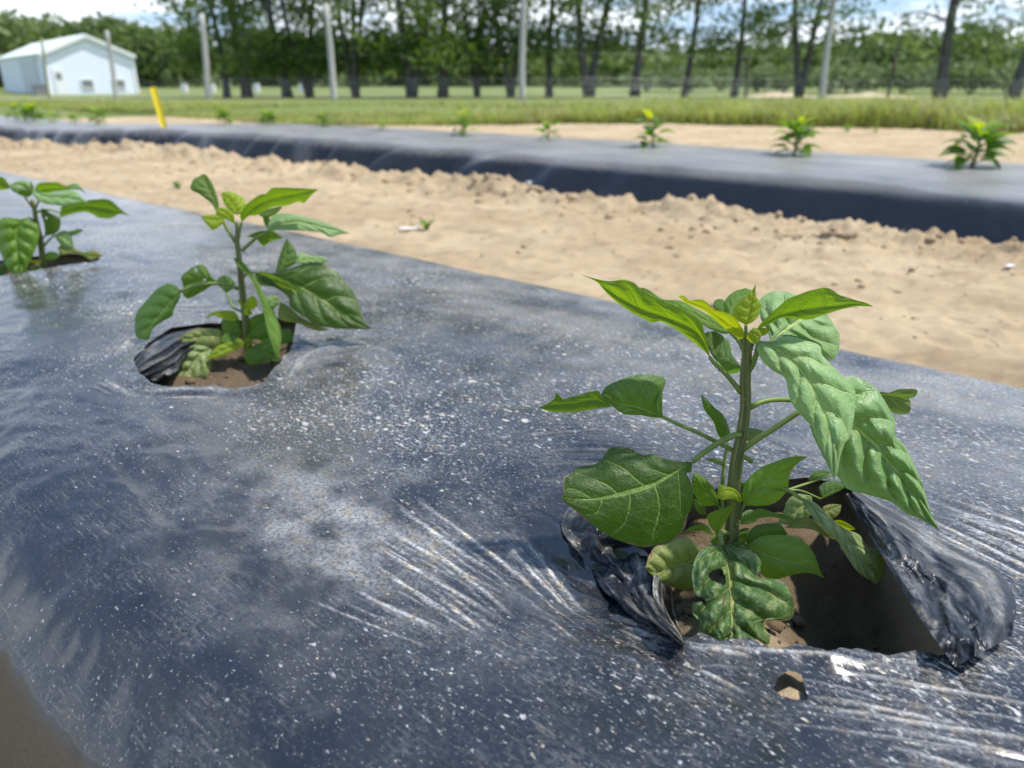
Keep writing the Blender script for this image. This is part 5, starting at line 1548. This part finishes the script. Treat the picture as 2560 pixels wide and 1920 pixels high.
az = math.radians(40)
BN = np.array([math.sin(az), -math.cos(az), 0]); BG = np.array([math.cos(az), math.sin(az), 0]); BL = -BN; BZ = np.array([0, 0, 1.0])
bc = at_z(110 * 1.1573, 204 * 1.1573, -0.28)      # near corner of side wall and gable
GW = None
for w in np.linspace(2, 12, 2001):
    q = bc + BG * w
    depth = q[1] * CT - (q[2] + 1.2 - CAMZ) * ST
    if q[0] / depth >= (291 * 1.1573 - 1280) / FPX:
        GW = w; break
BLEN = GW * 3.5
EH = (at_y(110 * 1.1573, 114 * 1.1573, bc[1])[2]) - bc[2]
RH = EH + GW * 0.5 * 0.42
barn = thing('barn', 'white metal barn with a low gable roof at the left, behind two thin posts', 'barn', tuple(bc))


def bp(g_, l_, z_):
    return BG * g_ + BL * l_ + BZ * z_


AX = np.array([BG, BL, BZ])
mb = MB()
# gable wall with ribbed siding, side walls, back
nr = 60
vs = []; fs = []
for i in range(nr + 1):
    gx = GW * i / nr
    top = EH + (RH - EH) * (1 - abs(gx / GW - 0.5) * 2)
    off = -0.025 * 0.4 if i % 3 == 1 else 0.0
    vs += [bp(gx, off, -0.3), bp(gx, off, top)]
fs = [[2 * i, 2 * i + 2, 2 * i + 3, 2 * i + 1] for i in range(nr)]
mb.add(np.array(vs), fs)
for gx in (0.0, GW):
    nv = 120; vs = []
    for i in range(nv + 1):
        l = BLEN * i / nv
        off = (-0.025 if gx == 0 else 0.025) if i % 3 == 1 else 0.0
        vs += [bp(gx + off, l, -0.3), bp(gx + off, l, EH)]
    mb.add(np.array(vs), [[2 * i, 2 * i + 1, 2 * i + 3, 2 * i + 2] for i in range(nv)])
mb.add(np.array([bp(0, BLEN, -0.3), bp(GW, BLEN, -0.3), bp(GW, BLEN, EH), bp(GW / 2, BLEN, RH), bp(0, BLEN, EH)]), [[0, 1, 2, 3, 4]])
mb.build('wall', M_WHITE, barn, False)
rf = MB()
ov = 0.18
for sgn in (0, 1):
    e0 = -0.16 if sgn == 0 else GW + 0.16
    ze = EH - (RH - EH) / (GW / 2) * 0.16
    a = bp(e0, -ov, ze + 0.04); b = bp(GW / 2, -ov, RH + 0.05); c = bp(GW / 2, BLEN + ov, RH + 0.05); d = bp(e0, BLEN + ov, ze + 0.04)
    dn = np.array([0, 0, -0.06])
    rf.add(np.array([a, b, c, d, a + dn, b + dn, c + dn, d + dn]), [[0, 1, 2, 3], [7, 6, 5, 4], [0, 4, 5, 1], [1, 5, 6, 2], [2, 6, 7, 3], [3, 7, 4, 0]])
    for i in range(1, 26):
        l = -ov + (BLEN + 2 * ov) * i / 26
        p0 = bp(e0, l, ze + 0.055); p1 = bp(GW / 2, l, RH + 0.065)
        rf.tube([p0, p1], 0.018, 4)
roof = rf.build('roof', M_ROOF, barn, False)
tr = MB()
for sgn in (0, 1):
    e0 = -0.17 if sgn == 0 else GW + 0.17
    ze = EH - (RH - EH) / (GW / 2) * 0.17
    a = bp(e0, -ov - 0.02, ze); b = bp(GW / 2, -ov - 0.02, RH + 0.02)
    dn = np.array([0, 0, -0.15]); bk = BL * 0.04
    tr.add(np.array([a, b, b + dn, a + dn, a - bk, b - bk, b + dn - bk, a + dn - bk]), [[3, 2, 1, 0], [4, 5, 6, 7], [0, 1, 5, 4], [2, 3, 7, 6]])
tr.build('roof_trim', M_TRIM, roof, False)
for gx in (0.0, GW):
    cb = MB(); cb.box(bp(gx, -0.035, EH / 2 - 0.1), (0.07, 0.03, EH / 2 + 0.05), AX); cb.build('corner_trim', M_TRIM, barn, False)


def gable_at(dxp, dyp):
    """point of the gable plane seen at a display pixel"""
    r = ray(dxp * 1.1573, dyp * 1.1573)
    o_ = np.array([0, 0, CAMZ])
    t = np.dot(bc - o_, BN) / np.dot(r, BN)
    q = o_ + r * t - bc
    return np.dot(q, BG), q[2]


for (x0, x1, y0_, y1_) in ((182, 202, 189, 203), (290 - 41, 290 - 20, 189, 203)):
    g0, z0 = gable_at(x0 * 1.0, y1_ * 1.0); g1, z1 = gable_at(x1, y0_)
    z0 = max(z0, 0.35); z1 = z0 + 0.42
    wb = MB()
    cxw, czw, hw, hz_ = (g0 + g1) / 2, (z0 + z1) / 2, (g1 - g0) / 2, (z1 - z0) / 2
    for (ca, cb_, ha, hb) in ((cxw, czw + hz_ + .03, hw + .06, .03), (cxw, czw - hz_ - .03, hw + .06, .03), (cxw - hw - .03, czw, .03, hz_), (cxw + hw + .03, czw, .03, hz_)):
        wb.box(bp(ca, -0.045, cb_), (ha, 0.03, hb), AX)
    w_ = wb.build('window', M_TRIM, barn, False)
    pbm = MB(); pbm.box(bp(cxw, -0.035, czw), (hw, 0.012, hz_), AX); pbm.build('pane', M_GLASSD, w_, False)
# walk door in the gable and wide sliding door on the side
g0, _ = gable_at(122, 200); g1, _ = gable_at(146, 200)
db = MB(); db.box(bp((g0 + g1) / 2, -0.04, 0.62), ((g1 - g0) / 2, 0.02, 0.80), AX); dr = db.build('door', M_TRIM, barn, False)
db = MB(); db.box(bp((g0 + g1) / 2, -0.066, 0.98), ((g1 - g0) / 4, 0.008, 0.18), AX); db.build('pane', M_GLASSD, dr, False)
db = MB(); db.box(bp(-0.06, BLEN * 0.30, EH * 0.42), (0.03, BLEN * 0.16, EH * 0.44), AX); sd_ = db.build('sliding_door', M_DOORB, barn, False)
db = MB(); db.box(bp(-0.105, BLEN * 0.30, EH * 0.88), (0.02, BLEN * 0.20, 0.05), AX); db.build('rail', M_TRIM, sd_, False)

# grey box beside the barn
q = gpt(106, 205); q = bc + BG * -0.55 + BN * 0.5
M_GREYB, g = new_mat('grey box'); g.out(g.pbsdf((0.20, 0.20, 0.21), 0.6, 0.3))
mb = MB(); mb.box(q + np.array([0, 0, 0.22]), (0.34, 0.25, 0.24), AX); mb.box(q + np.array([0, 0, 0.49]), (0.37, 0.28, 0.03), AX)
o = mb.build('utility_box', M_GREYB, None, False, q)
tag(o, 'dark grey box on the ground at the near corner of the white barn', 'box')

# gravel drive in front of the barn
M_DRIVE, g = new_mat('pale gravel')
tcn = g.n('ShaderNodeTexCoord').outputs['Object']
g.out(g.pbsdf(g.mix(g.noise(tcn, 9.0, 5, 0.7), (0.40, 0.39, 0.36), (0.58, 0.56, 0.52)), 0.95, 0.1))
near = [gpt(-160, 213.5), gpt(250, 211), gpt(600, 209.5), gpt(950, 209)]
far = [gpt(-160, 207), gpt(250, 207.5), gpt(600, 207.6), gpt(950, 208)]
a = resample(near, 60); b = resample(far, 60)
V = []
for i in range(60):
    for k in range(5):
        q = a[i] * (1 - k / 4) + b[i] * (k / 4); V.append([q[0], q[1], float(meadow_z(q[0], q[1])) + 0.012])
o = mesh_np('drive', np.array(V), grid_faces(60, 5), M_DRIVE)
tag(o, kind='structure')
me = o.data
if me.polygons[0].normal.z < 0:
    me.flip_normals()

# ------------------------------------------------------------------ far wood: one mass
r = np.random.default_rng(77)
mb = MB()


def skyline(dispx):
    xs = [-700, -200, 0, 60, 150, 215, 300, 420, 600, 800, 950, 1100, 1300, 1500, 1680, 1800, 1870, 1940, 2040, 2130, 2190, 2300, 2600, 3200]
    ys = [50, 40, 34, 38, 50, 44, 62, 68, 76, 94, 106, 110, 104, 112, 104, 94, 96, 62, 74, 62, 92, 80, 70, 70]
    return np.interp(dispx, xs, ys)


for k in range(330):
    dx_ = r.uniform(-620, 2850)
    R = r.uniform(88, 130)
    rd = ray(dx_ * 1.1573, (skyline(dx_) + r.uniform(-7, 14)) * 1.1573)
    hd = math.hypot(rd[0], rd[1])
    top = CAMZ + rd[2] / hd * R
    x, y = rd[0] / hd * R, rd[1] / hd * R
    zb = float(meadow_z(np.array(x), np.array(y)))
    hgt = max(2.0, top - zb)
    w = r.uniform(2.2, 4.2)
    n = 330
    u1 = r.normal(size=(n, 3)); u1 /= np.linalg.norm(u1, axis=1)[:, None]
    rad = r.uniform(0.75, 1.05, (n, 1))
    lob = 1 + 0.22 * np.sin(u1[:, :1] * 7 + k) * np.cos(u1[:, 2:] * 6 + k * 1.7)
    hh = hgt * 0.56
    q = u1 * rad * lob * np.array([w, w * 0.8, hh]) + np.array([x, y, zb + hgt - hh])
    q = q[q[:, 2] > zb + 0.05]
    rand_quads(mb, q, 0.42, r)
o = mb.build('woodland', M_FOREST, None, False, (0, 100, 0))
tag(o, 'dark green far wood closing off the meadow behind the tree row', 'woodland', kind='stuff')

# ------------------------------------------------------------------ pale willow bushes in the middle distance
BUSH = [(1400, 150, 62, 2.2), (1490, 146, 56, 2.0), (1560, 150, 66, 2.4), (1640, 150, 60, 1.8), (1700, 142, 58, 2.0), (1800, 146, 54, 2.3), (1860, 138, 60, 2.4),
        (1960, 140, 56, 2.2), (2060, 126, 62, 2.4), (2110, 134, 55, 2.0), (2190, 140, 58, 2.4)]
BL_ = ['low grey-green bush under the straight-trunked tree right of centre', 'pale bush behind the slim bare trunk',
       'grey-green bush left of the short thin dark post', 'small bush right of the short thin dark post', 'rounded pale bush behind the two diverging stems',
       'pale willow bush just right of the leaning grey pole', 'broad pale willow bush left of the thin dark leaning pole',
       'pale willow bush right of the thin dark leaning pole', 'taller yellow-green bush right of the bare dark trunk',
       'low bush between the two rightmost trunks', 'pale bush behind the trunk at the right edge']
for (dx_, ty, R, w), lab in zip(BUSH, BL_):
    rd = ray(dx_ * 1.1573, ty * 1.1573); hd = math.hypot(rd[0], rd[1])
    x, y = rd[0] / hd * R, rd[1] / hd * R
    zb = float(meadow_z(np.array(x), np.array(y)))
    h = CAMZ + rd[2] / hd * R - zb
    root = thing('bush', lab, 'bush', (x, y, zb), 'pale bushes beyond the tree row')
    tb = MB()
    for s in range(5):
        a2 = s * 1.26 + dx_
        tb.tube([(0, 0, -0.05), (math.cos(a2) * 0.25 * w, math.sin(a2) * 0.25 * w, h * 0.4), (math.cos(a2) * 0.5 * w, math.sin(a2) * 0.5 * w, h * 0.75)], [0.05, 0.035, 0.015], 6)
    tb.build('stems', M_BARK, root)
    cb = MB(); C = []
    for s in range(26):
        a2 = r.uniform(0, 6.28); q = math.sqrt(r.uniform(0, 1)) * w * 0.85
        hz_ = h * (0.22 + 0.66 * math.sqrt(max(0, 1 - (q / w) ** 2)) * r.uniform(0.4, 1))
        C.append(r.normal(size=(75, 3)) * np.array([0.35, 0.35, 0.20]) + np.array([math.cos(a2) * q, math.sin(a2) * q, hz_]))
    C = np.vstack(C); C = C[C[:, 2] > 0.03]
    rand_quads(cb, C, 0.13, r)
    cb.build('foliage', M_SHRUB, root, False)

# white hive-like boxes standing far behind the left trees
HIVE = [(400, 186, 'white box far off left of the first tall grey post'), (460, 186, 'white box far off just right of the first tall grey post'),
        (556, 186, 'white box far off behind the stout dark trunk'), (655, 188, 'larger pale box far off left of the split dark trunk')]
for i, (dx_, dy_, lab) in enumerate(HIVE):
    q = at_z(dx_ * 1.1573, 201.5 * 1.1573, -0.30); q[2] = float(meadow_z(q[0], q[1]))
    mb = MB()
    k = 0.55 if i < 3 else 0.7
    mb.box(q + np.array([0, 0, 0.28]), (0.30 * k, 0.26 * k, 0.22)); mb.box(q + np.array([0, 0, 0.53]), (0.29 * k, 0.25 * k, 0.03)); mb.box(q + np.array([0, 0, 0.58]), (0.33 * k, 0.29 * k, 0.02))
    o = mb.build('white_box', M_TRIM, None, False, q)
    tag(o, lab, 'box', 'white boxes in the meadow')

# sand heaps far off at the right
M_SANDH, g = new_mat('dry sand')
tcn = g.n('ShaderNodeTexCoord').outputs['Object']
g.out(g.pbsdf(g.mix(g.noise(tcn, 2.0, 5, 0.65), (0.50, 0.38, 0.27), (0.66, 0.53, 0.40)), 0.95, 0.1))
for (dx_, dy_, w, lab) in ((1685, 213, 1.7, 'low pale sand heap left of the leaning grey pole'), (1880, 214, 2.0, 'long pale sand heap by the foot of the thin dark pole')):
    q = gpt(dx_, 210); q = q * (33 / np.hypot(q[0], q[1])); q[2] = float(meadow_z(q[0], q[1]))
    mb = MB(); nx = 30
    gx, gy = np.meshgrid(np.linspace(-1, 1, nx), np.linspace(-1, 1, nx), indexing='ij')
    rr_ = np.clip(1 - np.hypot(gx, gy), 0, 1)
    z = 0.20 * rr_ ** 0.8 * (1 + 0.5 * fbm(gx * 2 + dx_, gy * 2, 3, 5)) - 0.03
    V = np.stack([q[0] + gx * w, q[1] + gy * w * 0.6, q[2] + z], -1).reshape(-1, 3)
    mb.add(V, grid_faces(nx, nx)[:, ::-1].tolist())
    o = mb.build('sand_heap', M_SANDH, None, True, q)
    tag(o, lab, 'sand heap', 'sand heaps beyond the fence')

# ------------------------------------------------------------------ tall grass and meadow grass
r = np.random.default_rng(31)
N = 64000
X = r.uniform(-26, 12, N * 3); Yd = r.exponential(1.5, N * 3) - 0.25 + 0.0 * X
Yl = np.interp(-X, -GL[:, 0], GL[:, 1]); Y = Yl + Yd + 0.35 * fbm(X * 0.8, Yd * 0.5, 3, 44)
kk = (np.abs(X) < 0.75 * Y + 1.2) & (Yd < 11)
X, Y, Yd = X[kk][:N], Y[kk][:N], Yd[kk][:N]
N = len(X)
right = sstep(X, -5, 5)
hgt = (0.05 + 0.17 * right) * r.uniform(0.45, 1.25, N) * (0.75 + 0.8 * np.clip(fbm(X * 0.9, Y * 0.9, 3, 45) + 0.35, 0, 1))
s_ = X * D_S[0] + Y * D_S[1]; n_ = X * D_N[0] + Y * D_N[1]
zg = np.where((n_ < 10.8) & (s_ < 14.2) & (s_ > -5.4), -0.01 - land_drop(s_), meadow_z(X, Y) - 0.02)
az_ = r.uniform(0, 6.28, N); bend = r.uniform(0.25, 1.1, N) * hgt
wd = r.uniform(0.004, 0.010, N) * (1 + 0.8 * (Y > 12))
dxy = np.stack([np.cos(az_), np.sin(az_)], -1); prp = np.stack([-np.sin(az_), np.cos(az_)], -1)
base = np.stack([X, Y, zg], -1)
p0 = base.copy(); p0[:, :2] -= prp * wd[:, None]
p1 = base.copy(); p1[:, :2] += prp * wd[:, None]
m0 = base.copy(); m0[:, :2] += dxy * (bend * 0.3)[:, None] - prp * (wd * .8)[:, None]; m0[:, 2] += hgt * 0.6
m1 = base.copy(); m1[:, :2] += dxy * (bend * 0.3)[:, None] + prp * (wd * .8)[:, None]; m1[:, 2] += hgt * 0.6
tp = base.copy(); tp[:, :2] += dxy * bend[:, None]; tp[:, 2] += hgt
t2 = tp.copy(); t2[:, :2] += prp * 0.0015
V = np.stack([p0, p1, m1, m0, tp, t2], 1).reshape(-1, 3)
i6 = np.arange(N)[:, None] * 6
F = np.concatenate([i6 + np.array([0, 1, 2, 3]), i6 + np.array([3, 2, 5, 4])], 0)
o = mesh_np('grass', V, F, M_GRASS, smooth=False)
dry = r.random(N) < 0.10 + 0.45 * sstep(fbm(X * 0.7, Y * 0.9, 3, 47), 0.05, 0.4)
o.data.materials.append(M_GRASSDRY)
mi = np.concatenate([dry, dry]).astype(np.int32)
if len(o.data.polygons) == len(mi):
    o.data.polygons.foreach_set('material_index', mi)
tag(o, 'tall green grass edging the field beyond the far bed', 'grass', kind='stuff')

# ------------------------------------------------------------------ loose clods, weeds and litter on the aisle
r = np.random.default_rng(55)
mb = MB()
import bmesh
bm = bmesh.new(); bmesh.ops.create_icosphere(bm, subdivisions=2, radius=1.0)
IV = np.array([v.co[:] for v in bm.verts]); IF = [[v.index for v in f.verts] for f in bm.faces]
bm.free()
NCL = 1900
ss_ = r.uniform(-0.5, 8.5, NCL)
nn_ = np.where(r.random(NCL) < 0.45, 2.42 + 0.12 * r.normal(size=NCL), r.uniform(1.0, 2.5, NCL))
nn_ = np.clip(nn_, 1.05, 2.56)
zz_, _ = soil_height(ss_, nn_)
for i in range(NCL):
    sz = 0.003 + 0.012 * r.random() ** 4 * (1.3 if nn_[i] > 2.25 else 0.7)
    x, y = xy(ss_[i], nn_[i])
    dv = IV * (1 + 0.42 * fbm(IV[:, 0] * 1.7 + i, IV[:, 1] * 1.7 + IV[:, 2] * 1.3, 2, 3))[:, None] * np.array([1, r.uniform(0.7, 1.1), r.uniform(0.5, 0.9)]) * sz
    mb.add(dv + np.array([x, y, zz_[i] + sz * 0.25]), IF)
for h_ in HOLES[:3]:
    c_ = np.mean(h_, axis=0)
    for i in range(150):
        s = c_[0] + 0.07 * r.normal(); n = c_[1] + 0.05 * r.normal()
        if not inside(h_, np.array([s]), np.array([n]))[0]: continue
        z, _ = soil_height(np.array([s]), np.array([n])); x, y = xy(s, n)
        sz = 0.0010 + 0.005 * r.random() ** 3
        dv = IV * (1 + 0.45 * fbm(IV[:, 0] * 1.7 + i, IV[:, 1] * 1.7 + IV[:, 2] * 1.3, 2, 3))[:, None] * np.array([1, r.uniform(0.7, 1.1), 0.7]) * sz
        mb.add(dv + np.array([x, y, float(z[0]) + sz * 0.2]), IF, 1)
M_PITSHADE, g = new_mat('damp soil')
tcn = g.n('ShaderNodeTexCoord').outputs['Object']
fn = g.noise(tcn, 400.0, 4, 0.7)
g.out(g.pbsdf(g.mix(fn, (0.07, 0.048, 0.03), (0.23, 0.165, 0.105)), 0.95, 0.1, g.bump(fn, 0.8, 0.002)))  # darker soil colour, painted shade for the clods down in the holes
o = mb.build('soil_clods', [M_SOIL, M_PITSHADE], None, True)
tag(o, 'loose sandy clods scattered over the aisle and in the planting holes', 'soil clods', kind='stuff')


def on_soil(dispx, dispy):
    p = at_z(dispx * 1.1573, dispy * 1.1573, 0.01)
    s, n = sn(p)
    z, _ = soil_height(np.array([s]), np.array([n]))
    return np.array([p[0], p[1], float(z[0])])


def weed(dispx, dispy, H, nl, lab, sd, mat='g'):
    q = on_soil(dispx, dispy)
    rr_ = np.random.default_rng(sd)
    mb = MB()
    for i in range(nl):
        a2 = i * 2.4 + rr_.uniform(-.3, .3)
        V, F, UV = gen_leaf(q + np.array([0, 0, H * 0.15 * (i % 3)]), a2, rr_.uniform(0.7, 1.3), H * rr_.uniform(0.7, 1.1), H * 0.22, 0.9, rr_.uniform(-.4, .4), 8, 3)
        mb.add(V, F, 0, UV)
    root = thing('weed', lab, 'weed', tuple(q), 'weeds in the sandy soil')
    mb.build('foliage', LM[mat], root, True, q)
    return root


weed(922, 492, 0.050, 7, 'small green weed in the aisle behind the white scrap', 1)
weed(381, 402, 0.045, 6, 'tiny blurred weed in the aisle above the second plant', 2, 'd')
for dx_, dy_, H, lab in ((1062, 268, .10, 'pale weed sprouting behind the far bed left of the small pale pepper plant'),
                         (1585, 272, .12, 'weed behind the far bed left of the upright pepper plant'),
                         (1830, 285, .10, 'low weed behind the far bed between the two rightmost pepper plants'),
                         (1890, 290, .09, 'leafy weed behind the far bed just left of the bushiest pepper plant'),
                         (885, 262, .08, 'weed at the grass edge behind the tiniest pepper plant')):
    q = at_z(dx_ * 1.1573, dy_ * 1.1573, 0.0)
    rr_ = np.random.default_rng(int(dx_))
    mb = MB()
    for i in range(7):
        V, F, UV = gen_leaf(q + np.array([0, 0, H * 0.2 * (i % 3)]), i * 2.4, rr_.uniform(0.6, 1.3), H * rr_.uniform(.6, 1.0), H * .16, .9, rr_.uniform(-.4, .4), 8, 3)
        mb.add(V, F, 0, UV)
    root = thing('weed', lab, 'weed', tuple(q), 'weeds in the sandy soil')
    mb.build('foliage', LM['g'], root, True, q)

M_SCRAP, g = new_mat('white plastic scrap'); g.out(g.pbsdf((0.78, 0.77, 0.74), 0.5, 0.4))
M_STICK, g = new_mat('dry straw'); g.out(g.pbsdf((0.40, 0.31, 0.19), 0.9, 0.2))
M_CHIP, g = new_mat('old wood chip'); g.out(g.pbsdf((0.22, 0.16, 0.10), 0.9, 0.2))


def scrap(dx0, dy0, w, h, ang, mt, name, lab, cat, grp=None, lift=0.0, bend=0.25):
    q = on_soil(dx0, dy0) + np.array([0, 0, 0.004 + lift])
    nx, ny = 12, 6
    gx, gy = np.meshgrid(np.linspace(-1, 1, nx), np.linspace(-1, 1, ny), indexing='ij')
    x = gx * w * (1 + 0.12 * perlin(gy * 2, gx * 0 + dx0, 3)); y = gy * h * (1 - 0.25 * gx ** 2)
    z = bend * h * (gx ** 2) + 0.2 * h * perlin(gx * 2, gy * 2 + dx0, 5)
    ca, sa = math.cos(ang), math.sin(ang)
    T_ = np.stack([q[0] + x * ca - y * sa, q[1] + x * sa + y * ca, q[2] + z], -1).reshape(-1, 3)
    B_ = T_ - np.array([0, 0, 0.0018])
    F = grid_faces(nx, ny)[:, ::-1].tolist(); k = len(T_)
    F += [[i + k for i in f[::-1]] for f in F]
    rim = [i * ny for i in range(nx)] + [(nx - 1) * ny + j for j in range(1, ny)] + [i * ny + ny - 1 for i in range(nx - 2, -1, -1)] + [j for j in range(ny - 2, 0, -1)]
    F += [[rim[i], rim[(i + 1) % len(rim)], rim[(i + 1) % len(rim)] + k, rim[i] + k] for i in range(len(rim))]
    mb = MB(); mb.add(np.vstack([T_, B_]), F)
    o = mb.build(name, mt, None, True, q)
    return tag(o, lab, cat, grp)


scrap(884, 493, 0.030, 0.011, 0.1, M_SCRAP, 'plastic_scrap', 'white scrap lying on the sand beside a small weed', 'litter')
scrap(2180, 576, 0.018, 0.007, 0.5, M_SCRAP, 'plastic_scrap', 'small pale scrap on the sand near the right edge', 'litter')
scrap(1141, 414, 0.014, 0.012, 0.4, M_SCRAP, 'plastic_scrap', 'whitish lump on the heaped soil below the far bed', 'litter', None, 0.012)
scrap(1705, 512, 0.040, 0.012, -0.35, M_CHIP, 'wood_chip', 'brown wood chip lying flat in the aisle, the left of two', 'wood chip', 'wood chips in the aisle', 0.008)
scrap(1812, 514, 0.052, 0.014, -0.45, M_CHIP, 'wood_chip', 'longer brown wood chip sticking up near the far bed, right of two', 'wood chip', 'wood chips in the aisle', 0.010)
r = np.random.default_rng(66)
mb = MB()
for i in range(170):
    s = r.uniform(-0.3, 4.5); n = r.uniform(1.1, 2.55) if i % 2 else 2.45 + 0.08 * r.normal()
    n = min(n, 2.56)
    z, _ = soil_height(np.array([s]), np.array([n])); x, y = xy(s, n)
    a2 = r.uniform(0, 6.28); L_ = r.uniform(0.02, 0.07)
    d_ = np.array([math.cos(a2) * L_, math.sin(a2) * L_, r.uniform(-0.002, 0.016)])
    b0 = np.array([x, y, float(z[0]) + 0.004])
    mb.tube([b0 - d_ / 2, b0 + np.array([0, 0, 0.002]), b0 + d_ / 2], [0.0009, 0.0011, 0.0007], 5)
o = mb.build('straw_bits', M_STICK, None, True)
tag(o, 'dry straw bits scattered over the sandy aisle', 'straw', kind='stuff')
